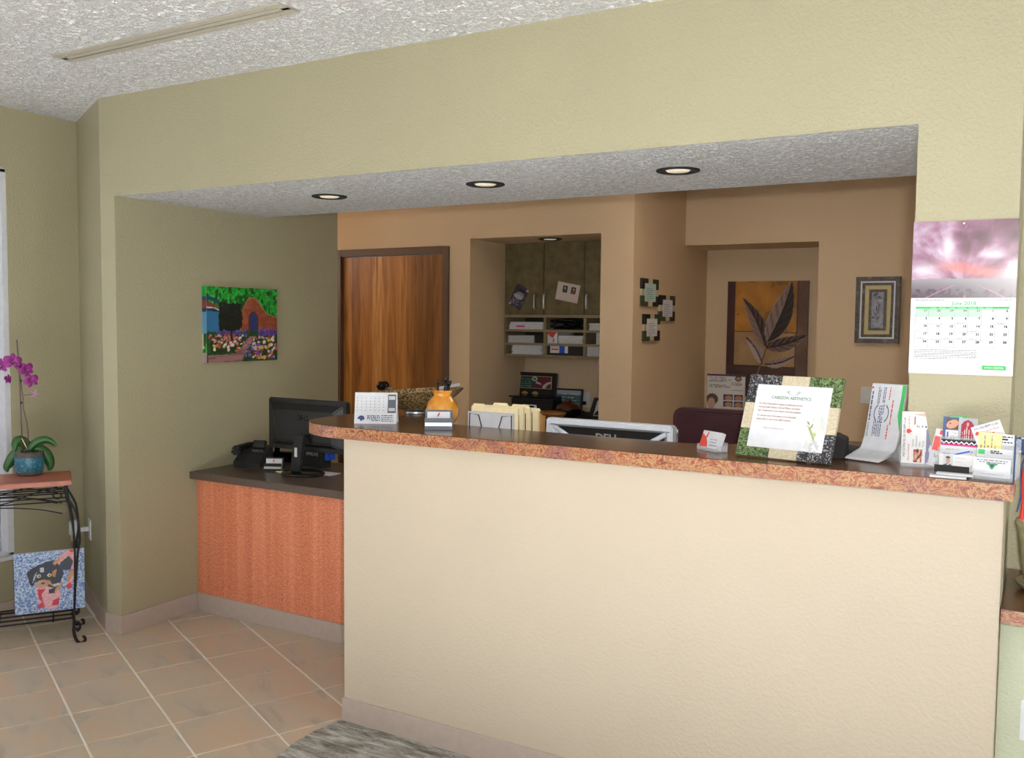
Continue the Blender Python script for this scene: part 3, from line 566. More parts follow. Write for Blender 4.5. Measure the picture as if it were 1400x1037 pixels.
def leaf(pts, wd, y0=0, y1=0):
    c = [np.array(q(u, v, y0 + (y1 - y0) * i / (len(pts) - 1))) for i, (u, v) in enumerate(pts)]; c = [np.array(p) for p in smooth(c, 4)]; n = len(c); mb = MB()
    def fn(a, b):
        i = min(n - 1, int(round(a * (n - 1)))); d = c[min(i + 1, n - 1)] - c[max(i - 1, 0)]; d = d / np.linalg.norm(d)
        side = np.cross(d, [0, 1, 0]); nn = np.linalg.norm(side); side = side / nn if nn > 1e-6 else np.array([1, 0, 0])
        wv_ = wd * math.sin(math.pi * min(1, (.12 + .88 * a)) ** .8) ** .7 if a < 1 else 0
        s_ = (b - .5) * 2; return tuple(c[i] + side * s_ * wv_ * .8 + np.array([0, .55 * wv_ * abs(s_) ** 1.5, 0]))
    mb.grid(fn, n - 1, 6); o = mb.build('leaf', 'leaf', orc)
    md = o.modifiers.new('thickness', 'SOLIDIFY'); md.thickness = .0025; return o
leaf([(40, 616), (48, 607), (60, 602), (70, 604), (78, 610)], .026, -.01, -.02)
leaf([(37, 614), (33, 607), (26, 604), (21, 608), (20, 618)], .036, .02, .0)
leaf([(30, 618), (20, 622), (12, 635), (9, 641), (11, 646)], .030, .0, -.0)
leaf([(44, 614), (56, 616), (66, 626), (69, 638), (66, 644)], .034, .0, -.0)
leaf([(40, 612), (46, 606), (54, 608), (58, 614)], .014, .02, .03)
MB().tube([q(30, 600, -.02), q(37, 614, -.02)], .0022, 5).build('dead_stalk', 'straw', orc)
def flower(u, v, s, rot, yaw, closed=0):
    mb = MB(); R0 = Matrix.Rotation(yaw, 4, 'Z')
    for k, (ang, L, wd) in enumerate(((90, 1.0, .62), (20, 1.08, .98), (160, 1.08, .98), (232, .92, .55), (308, .92, .55))):
        an = math.radians(ang) + rot; ca, sa = math.cos(an), math.sin(an)
        def fn(a, b, ca=ca, sa=sa, L=L, wd=wd):
            r = L * s * (.05 + .95 * a); t_ = (b - .5) * wd * s * math.sin(math.pi * min(.99, .10 + .86 * a)) ** .55
            if closed: r *= .8; t_ *= .35
            return (r * ca - t_ * sa, -.0012 * k - .16 * s * a * (1 - a) * 4 + abs(b - .5) * .12 * s, r * sa + t_ * ca)
        mb.grid(fn, 6, 4)
    P_ = q(u, v, -.02)
    o = mb.build('flower', 'petal' if not closed else 'orchidpink', orc, loc=P_); o.rotation_euler = (0, 0, yaw)
    if not closed:
        l_ = MB().ball((0, -.18 * s, -.12 * s), .17 * s, sy=.9, sz=1.2, n=8).lathe([(.02 * s, 0), (.12 * s, .12 * s), (.16 * s, .2 * s)], 8, (0, -.2 * s, -.36 * s), cap=False).build('flower_lip', 'lip', o)
        MB().ball((0, -.36 * s, -.02 * s), .05 * s, n=8).build('pollen_cap', 'white', o)
    return o
m1 = (np.linalg.norm(np.array(of.w(*q(60, 500))) - np.array(of.w(*q(40, 500)))) / 20)
flower(2, 500.5, 11.5 * m1, .1, -.3); flower(17, 494.5, 12.5 * m1, -.1, .2); flower(36, 506, 11.5 * m1, .5, .5); flower(42.5, 521, 11 * m1, .35, .3)
flower(10.5, 518, 7.5 * m1, 2.6, .9); flower(28, 503, 8 * m1, 1.2, 1.1); flower(47, 539, 9 * m1, .9, .6, 1)

# outlet with plug-in device on the angled return wall
rn = np.array([-.62, .306]); rn = rn / np.linalg.norm(rn)
RR = math.atan2(-rn[1], -rn[0]) ; mid = np.array([-4.18, YF, 0])
rf = Frame(mid, RR)
xo, zo = rf.at(123.5, 724); 
wo = thing('wall_outlet', 'white outlet plate on the angled wall behind the plant table', 'outlet', rf.w(xo, -.0005, zo), rz=RR)
MB().box(-.036, .036, -.006, 0, -.058, .058).build('cover_plate', 'plate', wo, bevel=.002)
MB().box(-.017, .017, -.0075, -.006, .012, .04).build('socket', 'white', wo); MB().box(-.017, .017, -.0075, -.006, -.04, -.012).build('socket', 'white', wo)
pg = thing('plug_in_device', 'white plug-in air freshener stuck in the outlet behind the table', 'plug-in', rf.w(xo, -.0075, zo + .004), rz=RR)
MB().box(-.012, .012, -.05, -.0005, -.012, .012).build('plug', 'white', pg, bevel=.002)
MB().box(-.028, .028, -.10, -.05, -.03, .055).build('body', 'plate', pg, bevel=.008)
MB().box(-.02, .02, -.092, -.052, -.06, -.031).build('refill', 'straw', pg, bevel=.004)

# ------------------------------------------------------------------ garden painting on the alcove wall
gx = XA + .034; p0 = on(282.9, 496.6, 0, gx); p1 = on(379, 490.2, 0, gx); ptop = on(282.2, 391.3, 0, gx)
gw, gh = p1[1] - p0[1], ptop[2] - p0[2]
gp = thing('garden_painting', 'bright garden gate painting hanging on the alcove wall', 'painting', (gx, (p0[1] + p1[1]) / 2, p0[2]), rz=math.pi / 2)
MB().box(-gw / 2, gw / 2, .0006, .0335, 0, gh).build('canvas', 'white', gp, bevel=.001)
P = Print(120, 112, '#0f7a1c'); n1 = fbm(P.U * 22, P.V * 16, 4, 5); n2 = fbm(P.U * 60, P.V * 40, 2, 8)
P.put(n1 > .52, '#16a02a'); P.put(n2 > .62, '#37c445'); P.put(n1 < .40, '#0a4a12'); P.put(vnoise(P.U * 30, P.V * 26, 2) > .93, '#2f9a9a')
for x in (.10, .62, .88): P.line((x, .62), (x + .01, .84), .006, '#16240f')
P.poly([(0, .80), (.06, .79), (.26, .67), (.30, .50), (0, .5)], '#8c4430'); P.poly([(0, .88), (.08, .86), (.28, .745), (.30, .71), (.07, .815), (0, .83)], '#25406e')
P.poly([(0, .72), (.10, .715), (.20, .66), (.20, .36), (0, .38)], '#2f78a8'); P.poly([(0, .715), (.10, .71), (.18, .67), (.12, .67), (0, .685)], '#17304a'); P.line((0, .725), (.11, .72), .006, '#e6e2da'); P.line((.11, .72), (.20, .67), .006, '#e6e2da')
P.poly([(.46, .42), (.47, .66), (.52, .76), (.56, .84), (.62, .865), (.69, .85), (.74, .78), (.80, .68), (.88, .62), (1, .60), (1, .42)], '#96492f')
P.put(P.inside([(.46, .42), (.47, .66), (.52, .76), (.56, .84), (.62, .865), (.69, .85), (.74, .78), (.80, .68), (.88, .62), (1, .60), (1, .42)]) & (fbm(P.U * 20, P.V * 30, 3, 4) > .55), '#a85a3c')
for a_, b_ in zip([(.50, .72), (.56, .84), (.62, .868), (.69, .853), (.76, .75), (.84, .65)], [(.56, .84), (.62, .868), (.69, .853), (.76, .75), (.84, .65), (1, .605)]): P.line(a_, b_, .006, '#c07a54')
P.put(((P.U - .645) / .068) ** 2 + ((P.V - .58) / .10) ** 2 < 1, '#5c2a22'); P.poly([(.577, .34), (.577, .6), (.713, .6), (.713, .34)], '#5c2a22')
P.put(((P.U - .648) / .052) ** 2 + ((P.V - .58) / .085) ** 2 < 1, '#2a3c78'); P.poly([(.596, .335), (.596, .6), (.70, .6), (.70, .335)], '#2a3c78')
for x in (.62, .648, .676): P.line((x, .34), (x, .62), .004, '#1c2a58')
P.poly([(0, .40), (1, .42), (1, .0), (0, .0)], '#15401a'); P.put((P.V < .42) & (fbm(P.U * 30, P.V * 30, 3, 7) > .56), '#1f5c22')
P.dabs(150, (.14, .56, .34, .43), ['#6a3fb0', '#8a58c8', '#54309a'], .008, 3); P.dabs(130, (.71, .99, .34, .44), ['#6a3fb0', '#8a58c8', '#54309a'], .008, 4)
P.poly([(.02, .02), (.02, .10), (.22, .10), (.40, .12), (.48, .20), (.54, .28), (.58, .335), (.68, .335), (.60, .24), (.52, .12), (.48, .0), (.02, .0)], '#a87a74')
P.put(P.inside([(.02, .0), (.02, .10), (.22, .10), (.40, .12), (.48, .20), (.54, .28), (.58, .335), (.68, .335), (.60, .24), (.52, .12), (.48, .0)]) & (fbm(P.U * 6, P.V * 40, 2, 6) > .55), '#8a5e60')
P.poly([(.05, .12), (.40, .135), (.48, .24), (.52, .34), (.3, .37), (.05, .36)], '#14381a')
P.dabs(60, (.03, .52, .24, .36), ['#c8645a', '#d8847a', '#e6b0a4', '#b8483e', '#f0e6d8'], .014, 5); P.dabs(16, (.06, .5, .15, .26), ['#f0ecd8', '#e8c838', '#d06050'], .018, 6)
P.poly([(.50, .02), (.58, .14), (.70, .33), (1, .36), (1, .02)], '#16361c'); P.dabs(90, (.62, .99, .04, .34), ['#c8645a', '#e6b0a4', '#b83a30', '#f0e6d8', '#e8c838', '#7a4ab8', '#d8d8e0'], .017, 7); P.dabs(30, (.52, .66, .06, .26), ['#7a4ab8', '#d8847a', '#5c7ab8'], .012, 8)
P.ell(.325, .595, .165, .185, '#0d1208'); P.dabs(140, (.18, .47, .44, .78), ['#0d1208', '#17200e', '#0a0e06'], .022, 9); P.line((.335, .30), (.33, .45), .014, '#17140c')
P.build('painted_face', gw, gh, gp, y=-.0006)

Pe = Print(4, 60, '#16a02a'); Pe.put(Pe.V < .87, '#25406e'); Pe.put(Pe.V < .82, '#8c4430'); Pe.put(Pe.V < .72, '#17304a'); Pe.put(Pe.V < .67, '#5f9cc4'); Pe.put(Pe.V < .38, '#16501c'); Pe.dabs(14, (0, 1, .14, .36), ['#d8d0b8', '#37c445'], .06, 3); Pe.put(Pe.V < .13, '#b09490')
eo = Pe.build('painted_edge', .0335, gh, gp, x0=0); eo.location = (-gw / 2 - .0007, 0, 0); eo.rotation_euler = (0, 0, math.pi / 2)
# ------------------------------------------------------------------ things on the counter top, left to right
D = math.radians
def pos(p): return (float(p[0]), float(p[1]), ZT)
# desk calendar
dc = thing('desk_calendar', 'small white tent desk calendar at the left end of the counter', 'calendar', (-2.438 + .0865 * math.cos(D(28.9)), 2.935 + .0865 * math.sin(D(28.9)), ZT + .0004), rz=D(28.9))
tri = [(-.0005, 0), (.0275, .126), (.0305, .126), (.068, 0), (.066, 0), (.029, .122), (.002, 0)]
MB().prism([(y, z) for y, z in tri], -.0865, .0865, 'x').build('stand', 'white', dc)
lt = Matrix.Translation((0, -.0012, 0)) @ Matrix.Rotation(-D(12.5), 4, 'X')
pg_ = MB().box(-.084, .048, 0, .0012, .045, .122, 0, lt).build('month_page', 'paper', dc)
MB().box(.049, .083, 0, .0012, .045, .122, 0, lt).build('side_strip', 'holdergrey', dc, label='grey green strip')
m_ = MB()
for r in range(5):
    for c_ in range(7): rect(m_, -.078 + c_ * .018, -.074 + c_ * .018, .054 + r * .0125, .057 + r * .0125, -.0004)
rect(m_, -.082, .045, .1135, .1142, -.0004); m_.v = [tuple(lt @ Vector(p)) for p in m_.v]; m_.build('date_print', 'inkgrey', dc, kind='stuff')
m_ = MB(); rect(m_, .053, .079, .10, .115, -.0004); rect(m_, .053, .079, .053, .066, -.0004); m_.v = [tuple(lt @ Vector(p)) for p in m_.v]; m_.build('strip_panel', 'paper_grey', dc, kind='stuff')
m_ = MB(); rect(m_, .056, .076, .078, .094, -.0004); m_.v = [tuple(lt @ Vector(p)) for p in m_.v]; m_.build('strip_square', 'holdergrey', dc)
sp_ = MB()
for k in range(22): sp_.tube([(-.08 + k * .0076, .027 - .004 + .004 * math.cos(a), .1225 + .005 * math.sin(a)) for a in np.arange(-.6, 4, .7)], .0006, 5)
sp_.build('spiral_binding', 'paper_grey', dc, kind='stuff')
m_ = MB()
m_.prism([(-.074, .022), (-.068, .030), (-.058, .034), (-.048, .031), (-.044, .022), (-.048, .014), (-.054, .016), (-.056, .010), (-.061, .012), (-.064, .019), (-.07, .018)], -.0009, -.0005, 'y', 0)
for k in range(4): small_print(m_, -.034 + (.018 if k == 3 else 0), .02, .033 - k * .0065, .0035 if k != 1 else .0045, -.0006)
for k in range(4): small_print(m_, .024, .074, .034 - k * .0075, .0032, -.0006)
m_.v = [tuple(lt @ Vector(p)) for p in m_.v]; m_.build('logo_print', 'navy', dc, kind='stuff')

def card_holder(name, label, loc, rz, w_, label_card, orange=True, base='holdergrey'):
    h_ = thing(name, label, 'card holder', loc, rz=rz)
    MB().box(-w_ / 2, w_ / 2, 0, .006, .0005, .046).box(-w_ / 2, w_ / 2, .006, .05, .0005, .006).box(-w_ / 2, w_ / 2, .044, .05, .006, .074).build('body', base, h_, bevel=.0012)
    MB().box(-w_ / 2 + .002, w_ / 2 - .002, -.0012, -.0002, .0155, .0285).build('front_stripe', 'lightsteel', h_, label='pale steel stripe')
    c_ = thing('business_cards', label_card, 'cards', tuple(Frame(loc, rz).w(0, .025, .0066)), rz=rz, rx=-.12)
    MB().box(-.0445, .0445, -.006, .006, 0, .062).build('card_stack', 'paper', c_)
    m_ = MB().prism([(-.006, .042), (.0, .045), (.004, .052), (.005, .06), (-.001, .057), (-.005, .05)], -.0070, -.0066, 'y')
    m_.build('logo_print', 'inkred', c_)
    return h_
card_holder('card_holder', 'dark grey card holder with pale stripe in front of the orange vase', (-2.077 + .056 * math.cos(D(31)), 2.919 + .056 * math.sin(D(31)), ZT), D(31.2), .108, 'white business cards in the striped holder before the orange vase')

# orange vase with pens
vx, vy = -2.095, 3.07
va = thing('orange_vase', 'round orange glazed vase holding pens on the counter', 'vase', (vx, vy, ZT))
MB().lathe([(.034, 0), (.038, .003), (.055, .022), (.066, .05), (.067, .066), (.060, .092), (.046, .112), (.036, .122), (.035, .128), (.042, .142), (.044, .146), (.041, .146), (.032, .130), (.033, .12), (.05, .09), (.056, .06), (.04, .015), (.001, .01)], 40, cap=False).build('body', 'orange', va)
for k, (dx, dy, tx, ty, L) in enumerate(((-.022, .0, -.004, .01, .172), (.004, .012, .004, .02, .165), (.012, -.006, .016, -.004, .185), (.014, .006, .016, .010, .168))):
    pn = thing('pen', ('leftmost black pen in the orange vase', 'short black pen standing behind the others in the orange vase', 'tallest black pen in the orange vase', 'rightmost black pen in the orange vase')[k], 'pen', (vx + dx * .2, vy + dy * .2, ZT + .016), group='black pens in the orange vase')
    MB().tube([(0, 0, 0), (dx * .75 + tx * .2, dy + ty * .2, L * .6), (dx * .8 + tx * .7, dy + ty * .7, L - .02)], .0042, 8).build('barrel', 'black', pn)
    MB().tube([(dx * .8 + tx * .7, dy + ty * .7, L - .02), (dx * .8 + tx, dy + ty, L)], [.005, .0046], 8).build('cap', 'blackgloss', pn)

# speckled bowl
bz = math.atan2(-ray(577, 550)[0], ray(577, 550)[1]); bx, by = -2.475, 3.415
bw = thing('speckled_bowl', 'large speckled gold and brown footed bowl behind the desk calendar', 'bowl', (bx, by, ZT), rz=bz)
def bowl(off):
    def fn(a, b):
        th_ = 2 * math.pi * a; r = (.18 + .82 * b); ex = .222 - off; ey = .14 - off
        rim = .106 + .014 * math.cos(th_)
        return (ex * r ** .85 * math.cos(th_), ey * r ** .85 * math.sin(th_), .018 + off * .8 * (1 - b) + (rim - .018) * max(0, (r - .18) / .82) ** 1.6)
    return fn
MB().grid(bowl(0), 48, 10).grid(bowl(.006), 48, 10).build('body', 'bowl', bw)
MB().lathe([(.05, .0), (.052, .004), (.044, .019), (.001, .0195)], 24, cap=False, sy=.8).build('foot', 'steel', bw)
pp = tag(MB().prism([(-.05, 0), (.05, 0), (.05, .0015), (-.05, .0015)], -.03, .03, 'y').build('folded_paper', 'paper'), 'sheet of white paper sticking out of the speckled bowl', 'paper')
f_ = Frame((bx, by, ZT), bz); pp.location = f_.w(.15, .0, .125); pp.rotation_euler = (.1, -.20, bz)

# framed sign
sg = thing('framed_sign', 'framed white practice sign in a black, beige and green tile frame', 'sign', (-.849 + .155 * math.cos(D(-10.5)), 2.915 + .155 * math.sin(D(-10.5)), ZT + .0062), rz=D(-10.47), rx=-D(21))
SW, SH, b1 = .155, .272, .031
x1_, x2_ = -.045, .048
def sect(nm, mat, polys):
    mb = MB()
    for q_ in polys: mb.prism(q_, 0, .012, 'y')
    return mb.build(nm, mat, sg, bevel=.001)
def rc(x0, x1, z0, z1): return [(x0, z0), (x1, z0), (x1, z1), (x0, z1)]
g_ = .0008; zA, zB = .0905, .178
Lc = lambda sx_, top, x_in, z_in: [(sx_ * SW, top), (sx_ * SW, z_in), (sx_ * (SW - b1), z_in), (sx_ * (SW - b1), top - (b1 if top > .1 else -b1)), (x_in, top - (b1 if top > .1 else -b1)), (x_in, top)]
sect('corner_block', 'rel_black', [Lc(-1, SH, x1_ - g_, zB + g_)]); sect('corner_block', 'rel_green', [Lc(1, SH, x2_ + g_, zB + g_)])
sect('corner_block', 'rel_green', [Lc(-1, 0, x1_ - g_, zA - g_)]); sect('corner_block', 'rel_black', [Lc(1, 0, x2_ + g_, zA - g_)])
sect('middle_block', 'rel_beige', [rc(x1_ + g_, x2_ - g_, SH - b1, SH)]); sect('middle_block', 'rel_beige', [rc(x1_ + g_, x2_ - g_, 0, b1)])
sect('middle_block', 'rel_beige', [rc(-SW, -SW + b1, zA + g_, zB - g_)]); sect('middle_block', 'rel_beige', [rc(SW - b1, SW, zA + g_, zB - g_)])
pp_ = MB().box(-SW + b1, SW - b1, .004, .010, b1, SH - b1).build('paper', 'white', sg)
MB().box(-SW + .003, SW - .003, .0125, .016, .003, SH - .003).prism([(.0165, .16), (.0165, .17), (.118, .050), (.112, .046)], -.03, .03, 'x').build('easel_back', 'black', sg)
text('CABEZON AESTHETICS', .0135, 'sagegreen', sg, -.005, .0036, .199, squash=.93, bold=.0003)
for k, tx in enumerate(('Dr. Doug Neumann is happy to announce we are', 'now providing Botox, Dermal Fillers, and other', 'Spa Treatments to our existing and new patients.')): text(tx, .0082, 'inkred2', sg, -.108, .0036, .177 - k * .0115, 'LEFT', squash=.88, bold=.00025)
for k, tx in enumerate(('To receive more information or to schedule', 'please talk to one of our staff members.')): text(tx, .0082, 'inkred2', sg, -.108, .0036, .137 - k * .0115, 'LEFT', squash=.88, bold=.00025)
text('Cabezon Aesthetics, LLC', .0075, 'inkred2', sg, -.08, .0036, .097, 'LEFT', squash=.9)
m_ = MB()
for cx, s_ in ((-.016, -1), (.016, 1)):
    m_.tube([(cx + .004 * math.cos(a) * (1 - a / 12), .0036, .218 + .005 * math.sin(a) * (1 - a / 12)) for a in np.arange(0, 6, .6)], .0006, 5)
    m_.tube([(cx * .4, .0036, .209), (cx * 1.5, .0036, .222)], .0005, 5)
m_.build('swirl_emblem', 'inkgreen', sg, kind='stuff')
P = Print(40, 60, '#eff0f2')
for cx, cy, r in ((.55, .75, .3), (.7, .55, .26), (.5, .5, .2)): P.ell(cx, cy, r, r * .7, '#e2e2e0', k=.8)
P.put(fbm(P.U * 6, P.V * 9, 3, 2) > .62, '#d4d5d6', .6); P.poly([(.05, .72), (.3, .6), (.55, .35), (.6, .2), (.45, .33), (.2, .56)], '#a9b47c'); P.ell(.12, .75, .1, .03, '#8a8f5c', -.5); P.ell(.3, .66, .1, .03, '#7f8a54', .8); P.ell(.5, .45, .09, .06, '#c5c98a'); P.put((P.V < .3) & (np.abs(P.U - .6) < .25) & (fbm(P.U * 9, P.V * 12, 3, 6) > .5), '#c9cbd2')
P.build('flower_print', .062, .12, sg, y=.0032, x0=.058, z0=b1 + .002)

# card box of white and orange cards
bl_ = (-1.001, 3.01); cbx = thing('card_stand', 'clear holder of white and orange cards left of the framed sign', 'card holder', (bl_[0] + .05 * math.cos(D(-35.6)), bl_[1] + .05 * math.sin(D(-35.6)), ZT), rz=D(-33))
MB().box(-.052, .052, -.004, .04, .0005, .003).box(-.052, .052, -.006, -.004, .0005, .014).box(-.052, -.050, -.004, .04, .003, .02).box(.050, .052, -.004, .04, .003, .02).box(-.052, .052, .038, .04, .003, .03).build('tray', 'acrylic', cbx)
f_ = Frame((bl_[0] + .05 * math.cos(D(-35.6)), bl_[1] + .05 * math.sin(D(-35.6)), ZT), D(-33))
cds = thing('business_cards', 'stack of white and orange cards in the clear holder by the framed sign', 'cards', f_.w(0, -.001, .0100), rz=D(-33), rx=-D(22))
MB().box(-.0485, .0485, 0, .015, 0, .058).build('card_stack', 'paper', cds)
MB().prism([(-.048, .001), (-.006, .001), (-.012, .018), (-.024, .034), (-.04, .044), (-.048, .046)], -.0006, -.0001, 'y').build('orange_panel', 'inkred', cds)
MB().prism([(-.028, .036), (-.021, .034), (-.016, .055), (-.02, .056)], -.0006, -.0001, 'y').build('logo_print', 'red', cds)
text('Laser Tattoo', .009, 'ink', cds, .016, -.0004, .031, squash=.8, name='lettering'); m_ = MB()
small_print(m_, -.002, .034, .021, .003, -.0004); small_print(m_, .0, .04, .008, .0025, -.0004); small_print(m_, .0, .04, .012, .0025, -.0004); m_.build('small_print', 'inkgrey', cds, kind='stuff')

# black boxy device and bar behind the sign
f_ = Frame((-.62, 3.03, ZT), 0); xa, za = f_.at(1135, 597); xb, zb_ = f_.at(1154.5, 601)
dv = thing('desk_device', 'black boxy desk device behind the framed sign', 'device', f_.w(xb - .05, .03, 0))
MB().prism([(-.05, .0005), (.05, .0005), (.05, zb_), (.02, za + .006), (-.05, za + .006)], -.03, .05, 'y').build('case', 'blackmat', dv, bevel=.003)
MB().lathe([(.0, 0), (.003, .001), (.003, .002)], 10, M=Matrix.Translation((.012, -.0302, zb_ * .62)) @ Matrix.Rotation(math.pi / 2, 4, 'X'), cap=False).build('indicator_light', 'steel', dv)
f_ = Frame((-.56, 3.17, ZT), 0); xa, za = f_.at(1157, 608); xb, zb_ = f_.at(1186, 612)
dv2 = thing('stapler', 'slim black bar shaped stapler left of the newsletters', 'stapler', f_.w((xa + xb) / 2, 0, 0)); hw = (xb - xa) / 2
MB().prism([(-hw, .0005), (hw, .0005), (hw, .010), (-hw, .012)], -.018, .018, 'y').build('base', 'black', dv2, bevel=.002)
MB().prism([(-hw, .014), (hw, .014), (hw, zb_), (-hw, za)], -.016, .016, 'y').build('arm', 'black', dv2, bevel=.004)
MB().tube([(hw - .012, -.017, .02), (hw - .012, .017, .02)], .003, 8).build('hinge_pin', 'steel', dv2)

# newsletters in a clear stand
O1 = np.array([-.496, 3.131, ZT]); r1 = D(-21.6); f1 = Frame(O1 + 0, r1)
st = thing('newsletter_stand', 'clear acrylic stand holding tall newsletters on the counter', 'brochure stand', f1.w(.0585, 0, 0), rz=r1)
MB().box(-.062, .062, .0, .06, .0005, .004).prism([(.030, .004), (.033, .004), (.058, .10), (.055, .10)], -.062, .062, 'x').box(-.062, -.060, .0, .05, .004, .05).box(.060, .062, .0, .05, .004, .05).build('stand', 'acrylic', st)
nl = thing('newsletters', 'stack of tall white newsletters with green spine in the clear stand', 'newsletters', f1.w(.0585, 0, 0), rz=r1)
prof = smooth([(-.105, .0045), (-.06, .012), (-.02, .028), (.0, .055), (.012, .09), (.03, .16), (.046, .236)], 5)
pr2 = [(y + .010, z + (.002 if z > .05 else .006)) for y, z in prof]
MB().prism(prof[::-1] and [(y, z) for y, z in prof] + [(y, z) for y, z in pr2[::-1]], -.058, .058, 'x').build('page_stack', 'paper', nl)
pv = Matrix.Translation((0, -.0002, 0)); lean_ = math.atan2(.034, .146)
Mp = Matrix.Translation((0, .0112, .09)) @ Matrix.Rotation(-lean_ - .0, 4, 'X')
def put(mb): mb.v = [tuple(Mp @ Vector(p)) for p in mb.v]; return mb
put(MB().prism([(.044, .05), (.0578, .0), (.0578, .149), (.046, .149), (.047, .11)], -.0012, -.0007, 'y')).build('green_spine', 'green', nl)
m_ = MB(); small_print(m_, .03, .125, -.050, .0042, -.0010, vert=True)
for zc_, a0, a1 in ((-.030, .085, .14), (-.025, .085, .135), (-.012, .09, .14), (-.007, .09, .14), (-.032, -.02, .03), (-.026, -.015, .03), (-.020, -.02, .03), (-.014, -.02, .03), (-.008, -.02, .035)): small_print(m_, a0, a1, zc_, .0026, -.0010, vert=True)
for a in np.arange(-.9, 1.0, .15):
    for s_ in (1, -1): rect(m_, -.012 + s_ * .024 * math.cos(a) - .0012, -.012 + s_ * .024 * math.cos(a) + .0012, .055 + .032 * math.sin(a) - .003, .055 + .032 * math.sin(a) + .003, -.0010)
put(m_).build('newsletter_print', 'navy', nl, kind='stuff')
m_ = MB()
for zc_, a0, a1 in ((.022, .02, .10), (.016, -.03, .02), (.008, .1, .14)): small_print(m_, a0, a1, zc_, .0035, -.0010, vert=True)
small_print(m_, -.056, -.050, .137, .006, -.001); put(m_).build('red_print', 'inkred', nl, kind='stuff')
o = text('NEW MEXICO', .0085, 'ink', nl, 0, 0, 0, rot=-math.pi / 2, squash=.85); o.location = Mp @ Vector((-.050, -.0011, .0)); o.rotation_euler = (Mp.to_3x3() @ Matrix.Rotation(-math.pi / 2, 3, 'Y') @ Matrix.Rotation(math.pi / 2, 3, 'X')).to_euler()
o = text('HMEEL', .024, 'navy', nl, 0, 0, 0, rot=-math.pi / 2, squash=.85); lp = Mp @ Vector((-.012, -.0011, .055)); o.location = lp; o.rotation_euler = (Mp.to_3x3() @ Matrix.Rotation(-math.pi / 2, 3, 'Y') @ Matrix.Rotation(math.pi / 2, 3, 'X')).to_euler()

# home automation brochures
O2 = np.array([-.368, 3.023, ZT]); r2 = D(12); f2 = Frame(O2, r2); f2c = f2.w(.047, 0, 0)
bs = thing('brochure_stand', 'low clear acrylic stand holding home automation brochures', 'brochure stand', f2c, rz=r2)
MB().box(-.05, .052, -.045, .03, .0005, .004).box(-.05, .052, .018, .021, .004, .06).box(-.05, .052, -.045, -.042, .004, .012).build('stand', 'acrylic', bs)
br = thing('brochures', 'white home automation brochures with red house logo in a clear stand', 'brochures', f2.w(.047, .004, .0045), rz=r2, rx=-.04)
MB().box(-.046, .050, 0, .010, 0, .158).build('page_stack', 'paper', br)
P = Print(50, 80, '#f4f3f4'); P.poly([(.74, .02), (.80, .45), (.92, .70), (.98, .95), (1, .95), (1, 0)], '#e9e7ea'); P.poly([(.70, .0), (.73, .66), (.86, .80), (.90, .45), (.80, .3), (.84, .06)], '#8d8db0'); P.poly([(.30, .95), (.72, .99), (.92, .99), (.88, .82), (.8, .9), (.5, .93)], '#d8b8a8')
P.poly([(.40, .76), (.42, .91), (.84, .90), (.84, .74)], '#f4f4f4'); P.poly([(.37, .75), (.37, .91), (.41, .91), (.41, .75)], '#c8604a'); P.poly([(.76, .75), (.76, .9), (.80, .9), (.80, .75)], '#50505c'); P.dabs(8, (.44, .74, .71, .73), ['#8a5a4a', '#6a6a6a'], .015, 3)
P.poly([(.36, .03), (.37, .27), (.62, .27), (.60, .02)], '#a04848'); P.dabs(20, (.4, .58, .06, .25), ['#d88a6a', '#e8c8a0', '#703038', '#f0d8c0'], .035, 4); P.poly([(.86, .62), (.90, .99), (.99, .99), (.97, .6)], '#f0eef0'); P.dabs(14, (.92, .97, .72, .94), ['#e8a060'], .012, 5)
P.build('cover_print', .096, .158, br, y=-.0006, x0=-.046)
text('FREE ESTIMATES 505.350.0899 (Cell)', .0095, 'ink', br, -.038, -.001, .08, rot=-math.pi / 2, squash=.82); text('Meet the Smartest', .0085, 'inkred', br, -.026, -.001, .035, rot=-math.pi / 2, squash=.8); text('on the Block', .0085, 'inkred', br, -.026, -.001, .128, rot=-math.pi / 2, squash=.8)
MB().prism([(-.030, .092), (-.022, .092), (-.022, .096), (-.018, .096), (-.018, .102), (-.022, .102), (-.022, .106), (-.030, .106), (-.033, .099)], -.0012, -.0008, 'y').build('house_logo', 'inkred', br)
for k, tx in enumerate(('- Security', '- Automation', '- Video', '- Energy')): text(tx, .0085, 'inkgrey', br, -.014 + k * .0095, -.001, .048, 'LEFT', rot=-math.pi / 2, squash=.8)

